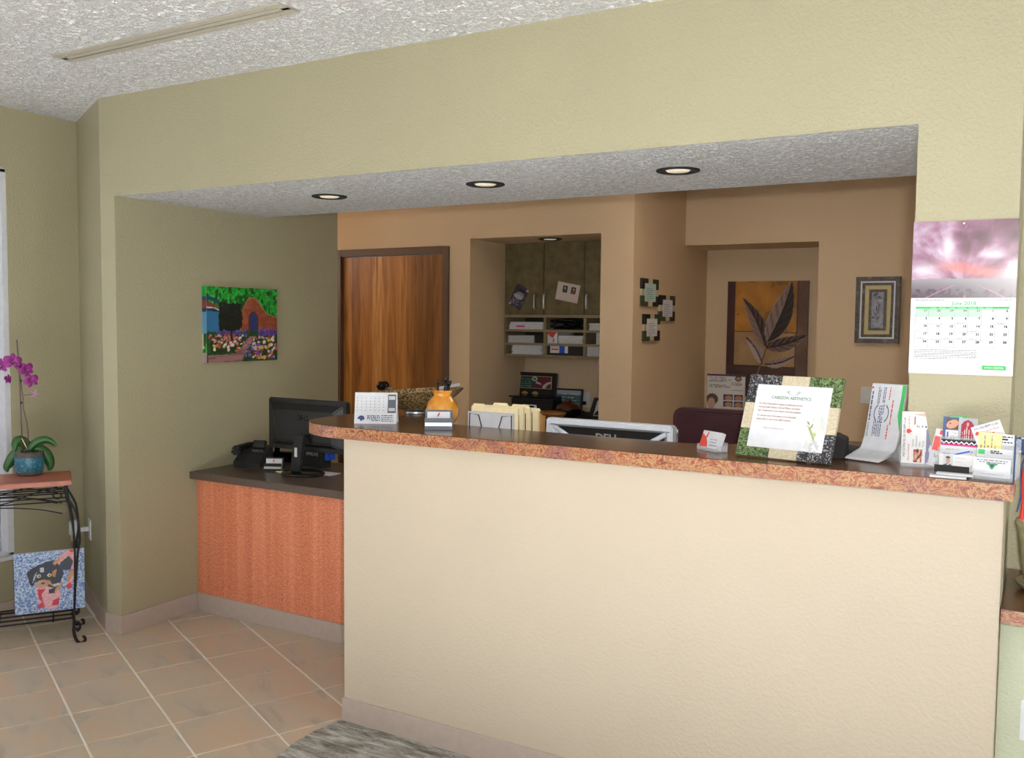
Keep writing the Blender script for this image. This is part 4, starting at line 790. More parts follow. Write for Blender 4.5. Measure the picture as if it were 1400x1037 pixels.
# tiered card rack
fm = Frame((-.263, 2.904, ZT), D(-7))
rk = thing('card_rack', 'clear tiered rack of business cards right of the brochures', 'card rack', fm.w(.047, 0, 0), rz=D(-7))
MB().box(-.05, .05, .0, .10, .0005, .004).box(-.05, .05, .026, .028, .004, .045).box(-.05, .05, .05, .052, .004, .07).box(-.05, .05, .074, .076, .004, .10).box(-.05, .05, .098, .10, .004, .12).box(-.05, -.048, .0, .10, .004, .03).box(.048, .05, .0, .10, .004, .03).build('rack', 'acrylic', rk)
MB().box(-.046, .046, -.002, .0, .004, .026).build('front_lip', 'black', rk, label='dark front lip')
def card(fr_, label, u0, v0, u1, v1, y, cat='card', name='business_card', th_=.004, mat='paper', lean=.12, tilt=0, zoff=0, h=None):
    x0, z1 = fr_.at(u0, v0, y); x1, z0 = fr_.at(u1, v1, y)
    if h: z0 = z1 - h
    t_ = thing(name, label, cat, fr_.w((x0 + x1) / 2, y, z0), rz=fr_.rz, rx=-lean); t_.rotation_euler = (Matrix.Rotation(fr_.rz, 3, 'Z') @ Matrix.Rotation(-lean, 3, 'X') @ Matrix.Rotation(tilt, 3, 'Y')).to_euler()
    MB().box(-(x1 - x0) / 2, (x1 - x0) / 2, 0, th_, 0, z1 - z0).build('card_stack', mat, t_); return t_, x1 - x0, z1 - z0
c_, a, b = card(fm, 'blue card with a face photo at the back left of the rack', 1289.3, 569.7, 1311, 606, .082)
P = Print(40, 60, '#4f6698'); P.poly([(.2, .52), (.2, .94), (.98, .94), (.98, .52)], '#6b4a30'); P.ell(.55, .72, .36, .17, '#d9a184', .2); P.ell(.42, .74, .05, .02, '#3a2a22'); P.poly([(.18, .02), (.18, .48), (.98, .48), (.98, .02)], '#eceef2'); P.poly([(.24, .2), (.24, .42), (.36, .42), (.36, .2)], '#5a6a8a'); P.dabs(30, (.45, .92, .08, .42), ['#b0b4c0'], .02, 2); P.build('card_print', a, b, c_, y=-.0006)
c_, a, b = card(fm, 'grey card with a red arched sign at the back right of the rack', 1310.5, 571.5, 1334.5, 606, .080)
P = Print(48, 60, '#b9bdc6'); P.poly([(.14, .0), (.14, .72), (.3, .86), (.5, .93), (.7, .86), (.84, .72), (.84, .0)], '#a8243c'); P.ell(.5, .74, .06, .09, '#d8a0a0')
for x, y0, y1 in ((.24, .1, .42), (.36, .05, .5), (.46, .0, .62), (.58, .1, .5), (.74, .1, .5)): P.line((x, y0), (x, y1), .018, '#ecd8d8'); P.line((x + .0, (y0 + y1) / 2), (x + .03, (y0 + y1) / 2), .02, '#a8243c')
P.build('card_print', a, b, c_, y=-.0006)
c_, a, b = card(fm, 'green edged white card just behind the rack photos', 1297, 568.2, 1320, 600, .09, mat='green')
MB().box(-a / 2 + .002, a / 2 - .012, -.0006, -.0001, b - .01, b - .003).build('white_band', 'paper', c_)
c_, a, b = card(fm, 'black card with white zigzag and magenta band in the rack', 1287, 600, 1334.5, 622, .060, mat='black')
m_ = MB(); n_ = 7
for k in range(n_):
    xa = -a / 2 + a * k / n_; xb = xa + a / n_; xm = (xa + xb) / 2
    m_._add([(xa, -.0005, b - .004), (xm, -.0005, b - .010), (xm, -.0005, b - .014), (xa, -.0005, b - .008)], [(0, 1, 2, 3)]); m_._add([(xm, -.0005, b - .010), (xb, -.0005, b - .004), (xb, -.0005, b - .008), (xm, -.0005, b - .014)], [(0, 1, 2, 3)])
m_.build('zigzag_band', 'white', c_, kind='stuff'); MB().box(-a / 2, a / 2, -.0009, -.0006, b - .021, b - .013).build('magenta_band', 'magenta', c_)
c_, a, b = card(fm, 'white card with handwriting in the rack below the zigzag card', 1285.2, 608.5, 1333.5, 632, .044)
text('PCI Quality', .010, 'inkgrey', c_, -.012, -.0006, b - .012, squash=.85); m_ = MB(); small_print(m_, .012, .040, b - .014, .003, -.0006); small_print(m_, -.04, .0, b - .024, .0025, -.0006); m_.build('small_print', 'inkgrey', c_, kind='stuff')
c_, a, b = card(fm, 'tilted white card with a blue stripe in the rack', 1300, 614.5, 1328, 634, .036, tilt=-.12)
MB().prism([(-a / 2 + .002, b - .016), (a / 2 - .002, b - .008), (a / 2 - .002, b - .003), (-a / 2 + .002, b - .013)], -.0006, -.0001, 'y').build('blue_stripe', 'blue', c_)
c_, a, b = card(fm, 'white card with a photo of a man in a suit, front of the rack', 1284, 620, 1331.5, 646, .012)
P = Print(76, 44, '#f2f1f3'); P.poly([(.12, .2), (.12, .97), (.40, .97), (.40, .2)], '#d5dde6'); P.poly([(.08, 0), (.11, .28), (.22, .40), (.34, .36), (.40, .2), (.42, 0)], '#4c5566'); P.poly([(.22, .30), (.26, .42), (.31, .32)], '#f0f0f2'); P.ell(.255, .60, .062, .21, '#d8a890'); P.ell(.25, .79, .065, .08, '#5a4a44')
for z in (.78, .66, .54): P.line((.46, z), (.46 + .35 * z, z), .008, '#b8bcc8')
P.build('card_print', a, b, c_, y=-.0006)
def lying(label, u0, v0, u1, v1, z, mat, dy, top=None):
    p = on(u0, v0, 2, ZT + z); q_ = on(u1, v1, 2, ZT + z); r_ = math.atan2(q_[1] - p[1], q_[0] - p[0]); L = math.hypot(q_[0] - p[0], q_[1] - p[1])
    t_ = thing('glossy_cards', label, 'cards', (p[0], p[1], ZT + z - .006), rz=r_); MB().box(0, L, 0, dy, 0, .0055).build('card_stack', 'paper', t_)
    MB().box(.002, L - .002, .002, dy - .002, .0056, .0059).build('top_print', mat, t_); return t_
lying('lower stack of glossy cards lying before the tiered rack', 1271, 649.5, 1321, 653.5, .0065, 'paper_grey', .03)
t_ = lying('upper stack of glossy cards lying under the rack front', 1280, 645.5, 1329, 650, .0130, 'paper_grey', .024)
t_.location.z = ZT + .0065

# leaning red and white leaflet
lf_ = Frame((-.293, 2.985, ZT), D(5)); c_, a, b = card(lf_, 'red and white leaflet leaning against the brochure stand', 1269, 586, 1285, 638, 0, cat='leaflet', name='leaflet', th_=.001, lean=.1, tilt=.20)
MB().box(-a / 2 + .002, a / 2, -.0006, -.0001, b * .42, b * .80).build('red_panel', 'red', c_); MB().box(-a / 2 + .012, a / 2, -.0006, -.0001, b * .86, b * .98).build('red_panel', 'red', c_); text('San', .013, 'ink', c_, 0, -.0006, b * .28, squash=.8)

# right hand card rack
fq = Frame((-.158, 2.856, ZT), D(-9))
rq = thing('card_rack', 'clear rack of business cards at the right end of the counter', 'card rack', fq.w(.047, 0, 0), rz=D(-9))
MB().box(-.049, .051, -.006, .10, .0005, .004).box(-.049, .051, -.006, -.004, .004, .022).box(-.049, .051, .032, .034, .004, .06).box(-.049, .051, .066, .068, .004, .09).box(-.049, .051, .098, .10, .004, .11).build('rack', 'acrylic', rq)
MB().box(.0515, .0535, .0, .014, .0005, .13).build('side_panel', 'navy', rq, label='dark blue side')
c_, a, b = card(fq, 'white front card with a green and blue emblem in the right rack', 1331.2, 625, 1380.5, 655.5, .004)
m_ = MB(); small_print(m_, -a * .42, a * .42, b - .006, .003, -.0006); small_print(m_, -a * .36, a * .36, b - .0115, .003, -.0006); small_print(m_, -.03, .03, .008, .0025, -.0006); m_.build('small_print', 'inkgrey', c_, kind='stuff')
MB().prism([(-.016, .036), (-.008, .040), (0, .038), (.008, .040), (.016, .036), (.008, .032), (.004, .024), (0, .021), (-.004, .024), (-.008, .032)], -.0007, -.0002, 'y').build('emblem', 'inkgreen', c_); MB().prism([(-.006, .035), (.006, .035), (0, .026)], -.0011, -.0008, 'y').build('emblem_center', 'navy', c_)
c_, a, b = card(fq, 'white card with a green square in the middle of the right rack', 1335, 612, 1383, 640, .038)
MB().box(-a / 2 + .004, -a / 2 + .021, -.0006, -.0001, b - .017, b - .004).build('green_square', 'green', c_); m_ = MB(); small_print(m_, -.010, .012, b - .007, .003, -.0006); small_print(m_, -.010, .020, b - .012, .003, -.0006); m_.build('small_print', 'ink', c_, kind='stuff')
c_, a, b = card(fq, 'pale yellow printed card standing in the right rack', 1337.5, 591, 1368, 626, .060, mat='yellow')
m_ = MB()
for k in range(5): small_print(m_, .004, b - .008, -a / 2 + .008 + k * .009, .003, -.0006, vert=True, fill=.5 + .5 * (k % 2))
m_.build('small_print', 'inkgrey', c_, kind='stuff')
c_, a, b = card(fq, 'grey lettered card behind the yellow card in the right rack', 1346, 592.5, 1385.5, 626, .0700, lean=.05, mat='white')
m_ = MB(); small_print(m_, .004, a / 2 - .004, b - .007, .0032, -.0006); small_print(m_, .004, a / 2 - .004, b - .022, .0032, -.0006); small_print(m_, .004, a / 2 - .012, b - .014, .0045, -.0006); m_.build('small_print', 'ink', c_, kind='stuff')
c_, a, b = card(fq, 'large white card tilted at the back of the right rack', 1337, 577, 1378, 608, .0765, tilt=-.38, lean=.03, th_=.002)
text('505-350-0899 (Cell)', .0095, 'ink', c_, 0, -.0006, b - .008, squash=.85); text('on the Block', .008, 'inkred', c_, .014, -.0006, b - .020, squash=.85)
MB().prism([(-.034, b - .026), (-.022, b - .026), (-.022, b - .020), (-.028, b - .015), (-.034, b - .020)], -.0007, -.0002, 'y').build('house_logo', 'inkred', c_); MB().box(-.004, .016, -.0006, -.0001, b - .032, b - .029).build('red_bar', 'inkred', c_)

# ------------------------------------------------------------------ wall calendar on the pillar
fw = Frame((0, YF - .003, 0), 0)
x0, zt_ = fw.at(1249.6, 304.5); x1, _ = fw.at(1394, 300.5); _, zm = fw.at(1320, 407.5); _, zb_ = fw.at(1315, 512.5)
wc = thing('wall_calendar', 'June 2018 wall calendar with a purple sky photo on the pillar', 'calendar', ((x0 + x1) / 2, YF - .0008, zb_)); cw, chh = x1 - x0, zt_ - zb_; hb = zm - zb_
MB().box(-cw / 2, cw / 2, -.003, 0, 0, chh).build('pages', 'white', wc)
P = Print(150, 112, '#b98aa4')
X_, Y_ = P.U - .5, (P.V - .22); rr = np.hypot(X_, Y_) + .05; an = np.arctan2(Y_, X_)
st_ = fbm(an * 3.2, rr * 3.0, 5, 11); st2 = fbm(P.U * 5 + st_ * 2, P.V * 5, 4, 21); k_ = np.clip((st_ * .6 + st2 * .5 - .33) / .46, 0, 1)[..., None]
c0, c1_, c2_ = rgb('#48142c'), rgb('#93607e'), rgb('#d8cbe2'); P.a = np.where(k_ < .5, c0 * (1 - 2 * k_) + c1_ * 2 * k_, c1_ * (2 - 2 * k_) + c2_ * (2 * k_ - 1))
gl = np.exp(-((P.V - .36 - .05 * np.sin(P.U * 5)) / .075) ** 2) * (.35 + .65 * fbm(P.U * 7, P.V * 16, 3, 5)) * np.clip((P.U - .15) * 4, 0, 1); P.a = P.a * (1 - gl[..., None] * .9) + rgb('#f27a6e') * gl[..., None] * .9
for cx, cy, rx_, ry_ in ((.12, .38, .16, .12), (.97, .30, .12, .10), (.78, .55, .12, .06), (.34, .68, .05, .2)):
    e_ = np.exp(-(((P.U - cx) / rx_) ** 2 + ((P.V - cy) / ry_) ** 2))[..., None] * .75; P.a = P.a * (1 - e_) + rgb('#efe8f6') * e_
for cx, cy, rx_, ry_ in ((.52, .66, .06, .09), (.68, .78, .10, .10), (.9, .93, .16, .08)):
    e_ = np.exp(-(((P.U - cx) / rx_) ** 2 + ((P.V - cy) / ry_) ** 2))[..., None] * .7; P.a = P.a * (1 - e_) + rgb('#4a1428') * e_
hzn = .245 + .012 * vnoise(P.U * 14, P.U * 0, 3); g2 = np.clip(P.V / .24, 0, 1)[..., None]; P.put(P.V < hzn, rgb('#3a2430') * (1 - g2) + rgb('#8f8890') * g2)
P.put((P.V < .12) & (vnoise(P.U * 40, P.V * 30, 4) > .6), '#341c30'); P.line((.14, .0), (.42, .17), .004, '#b070a0'); P.line((.90, .0), (.64, .17), .004, '#b070a0'); P.line((.52, .0), (.518, .03), .006, '#d8583c')
P.build('sky_photo', cw, chh - hb, wc, y=-.0036, z0=hb, mat='artgloss')
text('June 2018', .0155, 'green', wc, .005, -.0036, hb - .0165, squash=1.05, bold=.0003); m_ = MB(); small_print(m_, -cw / 2 + .012, -.045, hb - .006, .0022, -.0036); small_print(m_, .09, cw / 2 - .01, hb - .006, .0022, -.0036)
gx0, gx1, gz1, gz0 = -cw / 2 + .014, cw / 2 - .016, hb - .026, hb - .148; cwid = (gx1 - gx0) / 7; rh = (gz1 - .006 - gz0) / 5
MB().box(gx0, gx1, -.0034, -.0031, gz1 - .0065, gz1).build('weekday_bar', 'green', wc)
text('Sunday      Monday      Tuesday    Wednesday   Thursday     Friday     Saturday', .0052, 'white', wc, (gx0 + gx1) / 2, -.0036, gz1 - .0033, squash=1.0)
g5 = plain('pale_green_print', '#a9cdb5', .7); MAT['palegreen'] = g5
MB().box(gx0, gx0 + 5 * cwid, -.0034, -.0031, gz1 - .006 - rh, gz1 - .0066).build('past_days', 'palegreen', wc)
for k in range(8): rect(m_, gx0 + k * cwid - .0004, gx0 + k * cwid + .0004, gz0, gz1 - .006, -.0036)
for k in range(1, 6): rect(m_, gx0, gx1, gz1 - .006 - k * rh - .0004, gz1 - .006 - k * rh + .0004, -.0036)
for k in range(6): small_print(m_, gx0, -.012 + cw * .2, gz0 - .008 - k * .0052, .0020, -.0036, fill=1 if k < 5 else .6)
for c__, r__ in ((3, 1), (6, 1), (4, 2), (0, 3), (2, 3), (3, 3), (4, 3)): small_print(m_, gx0 + c__ * cwid + .006, gx0 + c__ * cwid + cwid * .75, gz1 - .006 - (r__ + 1) * rh + .003, .0018, -.0036)
m_.build('grid_print', 'inkgrey', wc, kind='stuff')
d_ = -4
for r__ in range(5):
    for c__ in range(7):
        dd = r__ * 7 + c__ - 4; s_ = str(dd) if dd > 0 else str(31 + dd)
        text(s_, .0092, 'ink' if dd > 0 else 'inkgrey', wc, gx0 + (c__ + 1) * cwid - .003, -.0037, gz1 - .012 - r__ * rh, 'RIGHT', name='date_number', squash=1.1, bold=.00045)
MB().box(cw / 2 - .081, cw / 2 - .018, -.0034, -.0031, .016, .029).build('green_label', 'green', wc); text('AMEN DENTAL', .0075, 'white', wc, cw / 2 - .0495, -.0036, .0225)
pn = MB().lathe([(.001, .004), (.003, .0035), (.0035, 0)], 12, M=Matrix.Translation((-.003, -.003, chh - .008)) @ Matrix.Rotation(math.pi / 2, 4, 'X')).build('push_pin', 'white', wc)

# ------------------------------------------------------------------ ledge: pot with flag, outlet below
py = 3.17; fp = Frame((0, py, .845), 0); xl0 = fp.at(1387.5, 715)[0]; zr0 = fp.at(1387.5, 709)[1]; pr_ = .095
pc = xl0 + pr_
pt = thing('stoneware_pot', 'olive stoneware flower pot on a saucer on the right ledge', 'pot', (pc, py, .845))
MB().lathe([(.052, .010), (.06, .014), (.072, .06), (.082, .12), (.088, zr0 - .03), (pr_ - .003, zr0 - .018), (pr_, zr0 - .01), (pr_ - .002, zr0), (pr_ - .014, zr0), (.07, zr0 - .02), (.001, zr0 - .03)], 36, cap=False).build('body', 'pot', pt)
MB().lathe([(.05, .0005), (.07, .004), (.088, .022), (.09, .026), (.084, .026), (.066, .010), (.001, .0095)], 36, cap=False).build('saucer', 'pot', pt)
fl = thing('small_flag', 'small blue starred flag with red stripes stuck in the pot', 'flag', (pc, py, .845 + zr0 - .03))
zf = fp.at(1388, 597)[1] - (zr0 - .03)
MB().tube([(.0, 0, 0), (.035, 0, zf + .08)], .003, 8).build('pole', 'straw', fl)
xf = fp.at(1388, 600)[0] - pc
MB().grid(lambda a, b: (xf + a * (.02 - xf + .02), .01 * math.sin(a * 7), zf - .005 + .03 * a - b * (.05 + .03 * a)), 14, 8).build('star_field', 'navy', fl).modifiers.new('thickness', 'SOLIDIFY').thickness = .0008
sm_ = MB()
for k in range(16):
    a, b = random.random(), random.random(); sm_.lathe([(.0001, 0), (.0035, .0003)], 5, M=Matrix.Translation((xf + a * (.04 - xf), .01 * math.sin(a * 7) - .0018, zf - .005 + .03 * a - b * (.05 + .03 * a))) @ Matrix.Rotation(math.pi / 2, 4, 'X'), cap=False)
sm_.build('star', 'white', fl, kind='stuff')
xs0 = fp.at(1391, 700)[0] - pc
for k, mm in enumerate(('red', 'white', 'red', 'white', 'red')):
    MB().grid(lambda a, b: (xs0 + .012 * k + .012 * a + .02 * b ** 1.5 + .006 * math.sin(b * 6), .006 * math.sin(b * 5 + k), .004 + b * (zf - .06)), 2, 12).build('stripe', mm, fl).modifiers.new('thickness', 'SOLIDIFY').thickness = .0008
MB().grid(lambda a, b: (xs0 - .004 + .005 * a + .02 * b ** 1.5 + .006 * math.sin(b * 6), .006 * math.sin(b * 5), .05 + b * (zf - .10)), 1, 12).build('hem', 'navy', fl)
fo = Frame((0, 2.9615, 0), 0); x0, z1 = fo.at(1396, 958); _, z0 = fo.at(1393, 1010)
ol = thing('wall_outlet', 'pale outlet plate on the sage wall below the right ledge', 'outlet', (x0 + .036, 2.9615, (z0 + z1) / 2))
MB().box(-.036, .036, -.006, 0, -.058, .058).build('cover_plate', 'plate', ol, bevel=.002); MB().box(-.017, .017, -.0075, -.006, .012, .04).build('socket', 'white', ol); MB().box(-.017, .017, -.0075, -.006, -.04, -.012).build('socket', 'white', ol)

# ------------------------------------------------------------------ things on the alcove desk
ZD = .79
fmn = Frame((-3.43, 3.80, ZD), 0); xa, zt_ = fmn.at(366.4, 543); xb, _ = fmn.at(475, 551)
mo = thing('monitor', 'black computer monitor seen from behind on the alcove desk', 'monitor', (-3.43 + (xa + xb) / 2, 3.80, ZD)); mw = (xb - xa) / 2; mb0 = fmn.at(371, 612)[1]
MB().box(-mw, mw, .0, .03, mb0, zt_).build('screen_bezel', 'black', mo, bevel=.008)
MB()._add([(-mw + .02, -.001, mb0 + .02), (mw - .02, -.001, mb0 + .02), (mw - .02, -.001, zt_ - .02), (-mw + .02, -.001, zt_ - .02), (-mw + .09, -.03, mb0 + .05), (mw - .09, -.03, mb0 + .05), (mw - .07, -.03, zt_ - .06), (-mw + .07, -.03, zt_ - .06), ],
          [(0, 1, 5, 4), (1, 2, 6, 5), (2, 3, 7, 6), (3, 0, 4, 7), (4, 5, 6, 7), (3, 2, 1, 0)]).build('back_cover', 'black', mo, bevel=.006)
MB().prism([(-.058, .018), (.012, .018), (.048, zt_ - .19), (-.022, zt_ - .19)], -.075, -.055, 'y').box(-.02, .05, -.06, -.028, zt_ - .24, zt_ - .19).build('stand_column', 'blackmat', mo, bevel=.004)
MB().lathe([(.13, .0005), (.128, .010), (.11, .016), (.001, .018)], 36, (0, -.03, 0), sy=.8).build('stand_base', 'blackgloss', mo)
MB().box(-.018, .0, -.078, -.0755, .1, .15).build('cable_hole', 'paper_grey', mo); text('DELL', .042, 'blackgloss', mo, .0, -.0305, zt_ - .10, name='logo_lettering', bold=.001)
ph = on(322, 638, 2, ZD); fpn = Frame((ph[0], ph[1], ZD), D(22)); tp = thing('desk_phone', 'black office desk phone beside the alcove wall', 'phone', (ph[0] + .07, ph[1] + .07, ZD), rz=D(20))
MB().prism([(-.085, .0005), (.085, .0005), (.085, .035), (.02, .07), (-.085, .115)], -.085, .085, 'x', M=Matrix.Rotation(math.pi, 4, 'Z') @ Matrix.Translation((0, 0, 0))).build('base', 'blackmat', tp, bevel=.005)
MB().box(-.085, -.03, -.105, .105, .10, .125).box(-.085, -.03, -.11, -.06, .075, .11).box(-.085, -.03, .06, .11, .05, .11).build('handset', 'black', tp, bevel=.010)
MB().box(.0, .075, -.055, -.03, .095, .14, M=Matrix.Rotation(-.4, 4, 'X')).build('display', 'blackgloss', tp, bevel=.003)
kb = MB()
for r_ in range(4):
    for c_ in range(3): kb.box(.005 + c_ * .024, .021 + c_ * .024, .02 + r_ * -.018, .031 + r_ * -.018, .060 + r_ * .011, .066 + r_ * .011)
kb.build('keypad', 'holdergrey', tp, kind='stuff')
f_ = Frame((-3.84, 4.06, ZD), D(20)); tpd = thing('desk_device', 'black looped device between desk phone and monitor', 'device', f_.w(0, 0, 0), rz=D(10))
MB().tube(smooth([(-.11, 0, .03), (-.10, 0, .10), (-.04, 0, .115), (.04, 0, .11), (.10, 0, .085), (.11, 0, .03)]), .018, 8).box(-.12, .12, -.03, .03, .0005, .06).build('body', 'blackgloss', tpd, bevel=.004)
ch = card_holder('card_holder', 'black card holder with pale stripe before the alcove phone', (-3.73 + .045, 3.717 + .02, ZD), D(26), .10, 'white business cards in the black holder on the alcove desk', base='black')
n1_ = on(394, 646, 2, ZD); tag(MB().box(-.02, .045, -.015, .02, 0, .004).build('sticky_notes', 'yellow', loc=(n1_[0] - .04, n1_[1] - .02, ZD + .0004)), 'pale yellow sticky notes at the foot of the black monitor', 'notes')
n1_ = on(428, 646, 2, ZD + .02); tag(MB().box(-.07, .07, -.04, .05, 0, .003).build('notepaper', 'paper', loc=(n1_[0] + .01, n1_[1] + .085, ZD + .0004)), 'white paper lying behind the black monitor stand', 'paper')
f_ = Frame((-3.35, 3.98, ZD), 0); x0, z0 = f_.at(412, 632); x1, z1 = f_.at(449, 617)
lb = thing('label_box', 'black box with pale lettering and blue end behind the monitor', 'box', f_.w((x0 + x1) / 2, 0, .0004)); hw = (x1 - x0) / 2
MB().box(-hw, hw - .03, 0, .06, 0, z1).build('case', 'blackmat', lb, bevel=.004); MB().box(hw - .03, hw, 0, .06, z1 * .45, z1).build('end_cap', 'blue', lb, bevel=.004, label='bright blue end')
text('IMPROVE', .028, 'paper_grey', lb, -.02, -.001, z1 * .72, squash=.8)
# ------------------------------------------------------------------ behind the counter: folders, silver monitor, chair
ys = 3.19; ff = Frame((0, ys, 0), 0); xl0 = ff.at(641, 556)[0]; xr0 = ff.at(704.7, 565)[0]; ztop = ff.at(650, 553.5)[1]; FZ = 1.0015
fs = thing('file_sorter', 'wire step file sorter behind the counter holding manila folders', 'file sorter', ((xl0 + xr0) / 2, 3.17, FZ))
hw = (xr0 - xl0) / 2; sm_ = MB().box(-hw, hw, -.01, .30, .0, .004)
for k, y in enumerate((.008, .066, .122, .178, .243)):
    sm_.tube([(-hw + .01, y, .004), (-hw + .01, y, .16), (-hw + .012, y, ztop - FZ - .035 + .0), (-hw + .055, y, ztop - FZ - .04), (-hw + .085, y, .16), (-.03, y, .10), (.03, y, .10), (hw - .085, y, .16), (hw - .055, y, ztop - FZ - .04), (hw - .012, y, ztop - FZ - .035), (hw - .01, y, .16), (hw - .01, y, .004)], .0022, 6)
sm_.build('wire_frame', 'black', fs, kind='stuff')
def sheet(name, label, cat, x0, x1, y, z1, mat, tab=None, th_=.003, grp=None, tilt=0):
    t_ = thing(name, label, cat, ((x0 + x1) / 2, y, FZ + .0045), rx=tilt); w_ = (x1 - x0) / 2; h_ = z1 - FZ - .0045
    MB().box(-w_, w_, 0, th_, 0, h_).build('front_leaf' if tab else 'sheet_stack', mat, t_)
    if tab:
        a, b = tab; c = -w_ + a * 2 * w_; d = -w_ + b * 2 * w_; MB().prism([(-w_, 0), (w_, 0), (w_, h_), (d + .008, h_), (d, h_ + .011), (c, h_ + .011), (c - .006, h_) if c > -w_ + .006 else (-w_, h_)], th_ + .0005, th_ + .002, 'y').build('tabbed_leaf', mat, t_)
    return t_
sheet('white_papers', 'white papers at the front of the wire file sorter', 'papers', xl0 - .004, xr0 - .012, ys, ff.at(650, 563)[1], 'paper', th_=.012)
lab = ('frontmost manila folder in the wire sorter, tab at left', 'second manila folder in the wire sorter, tab in the middle', 'third manila folder in the wire sorter, tab at right', 'fourth manila folder in the wire sorter, standing highest at right')
for k, (dy, tab, up) in enumerate(((.020, (.03, .26), .988), (.062, (.34, .62), .984), (.118, (.60, .93), .978), (.19, (.75, .99), .958))):
    y = ys + dy; f_ = Frame((0, y, 0), 0); zt_ = f_.at(*((650, 555.5), (680, 555), (705, 557), (725, 562))[k])[1]
    sheet('manila_folder', lab[k], 'folder', xl0, xr0, y, zt_, 'manila', tab, th_=.006 + .008 * (k > 0))
f_ = Frame((0, ys + .235, 0), 0); sheet('kraft_folder', 'brown kraft folder at the back of the wire sorter', 'folder', xl0, xr0, ys + .235, f_.at(738, 569)[1], 'kraft', (.5, .9), th_=.02)

wy = 3.36; fw_ = Frame((0, wy, 0), 0); xa, za = fw_.at(746.3, 572.7); xb, zb_ = fw_.at(919.3, 582); zt_ = (za + zb_) / 2
wm = thing('monitor', 'silver framed monitor seen from behind, standing behind the counter', 'monitor', ((xa + xb) / 2, wy, .7405)); mw = (xb - xa) / 2; hh = zt_ - .7405; zb0 = hh - .36
fb = .022
MB().box(-mw, mw, .0, .05, hh - fb, hh).box(-mw, mw, 0, .05, zb0, zb0 + fb).box(-mw, -mw + fb, 0, .05, zb0 + fb, hh - fb).box(mw - fb, mw, 0, .05, zb0 + fb, hh - fb).build('bezel', 'silver', wm, bevel=.006, seg=3)
a, b = mw - fb, hh - fb; zc_ = zb0 + fb
MB()._add([(-a, .012, zc_), (a, .012, zc_), (a, .012, b), (-a, .012, b), (-a + .075, .034, zc_ + .05), (a - .075, .034, zc_ + .05), (a - .02, .034, b - .012), (-a + .02, .034, b - .012)],
          [(0, 1, 5, 4), (1, 2, 6, 5), (2, 3, 7, 6), (3, 0, 4, 7)]).build('sloped_rim', 'silver', wm)
MB()._add([(-a + .018, .033, zc_ + .05), (a - .018, .033, zc_ + .05), (a - .018, .033, b - .010), (-a + .018, .033, b - .010)], [(0, 1, 2, 3)]).build('perforated_back', 'perf', wm)
for s_ in (-1, 1): MB().tube([(s_ * (a - .008), .016, b - .012), (s_ * (a - .10), .018, b - .065)], .010, 8).build('corner_rib', 'silver', wm)
text('DELL', .036, 'lightsteel', wm, -.01, .028, b - .045, name='logo_lettering', squash=1.3, bold=.0012)
MB().box(-.05, .05, .034, .06, .015, zb0 + .12).build('stand_column', 'silver', wm, bevel=.004); MB().lathe([(.13, .0005), (.128, .01), (.1, .015), (.001, .016)], 32, (0, .05, 0), sy=.75).build('stand_base', 'silver', wm)

cy_ = 4.05; fc = Frame((0, cy_, 0), 0); xa, za = fc.at(918.6, 561); zt_ = fc.at(960, 559.5)[1]; CWd = .56
oc_ = thing('office_chair', 'burgundy leather office chair behind the reception counter', 'chair', (xa + CWd / 2, cy_, 0))
def back(a, b):
    x = (a - .5) * CWd; z = .50 + b * (zt_ - .50); r_ = .05; ed = max(0, abs(x) - (CWd / 2 - r_)) / r_
    return (x, 0, z)
sec = [(-CWd / 2, .50), (CWd / 2, .50)] + [(CWd / 2 - .045 + .045 * math.cos(t_), zt_ - .045 + .045 * math.sin(t_)) for t_ in np.linspace(0, math.pi / 2, 7)] + [(-CWd / 2 + .045 + .045 * math.cos(t_), zt_ - .045 + .045 * math.sin(t_)) for t_ in np.linspace(math.pi / 2, math.pi, 7)]
MB().prism(sec, 0, .09, 'y', smooth=False).build('backrest', 'leather', oc_, bevel=.02, seg=3)
x_s = fc.at(971.5, 575)[0] - (xa + CWd / 2)
for s_ in (1, -1): MB().box(s_ * x_s - .002, s_ * x_s + .002, -.0025, .001, .55, zt_ - .02).build('seam', 'burgundy', oc_)
MB().box(-.26, .26, -.46, .04, .40, .50).build('seat', 'leather', oc_, bevel=.03, seg=3)
for s_ in (-1, 1): MB().tube(smooth([(s_ * .28, -.05, .44), (s_ * .32, -.06, .6), (s_ * .32, -.15, .66), (s_ * .32, -.32, .65), (s_ * .29, -.36, .45)]), .018, 8).build('armrest', 'black', oc_)
MB().tube([(0, -.2, .09), (0, -.2, .40)], .028, 12).build('gas_lift', 'black', oc_)
for k in range(5):
    t_ = k * 2 * math.pi / 5; l_ = MB().tube([(0, -.2, .10), (.28 * math.cos(t_), -.2 + .28 * math.sin(t_), .075)], [.026, .016], 8).build('base_leg', 'black', oc_)
    MB().ball((.28 * math.cos(t_), -.2 + .28 * math.sin(t_), .0305), .03).build('caster', 'blackmat', l_)

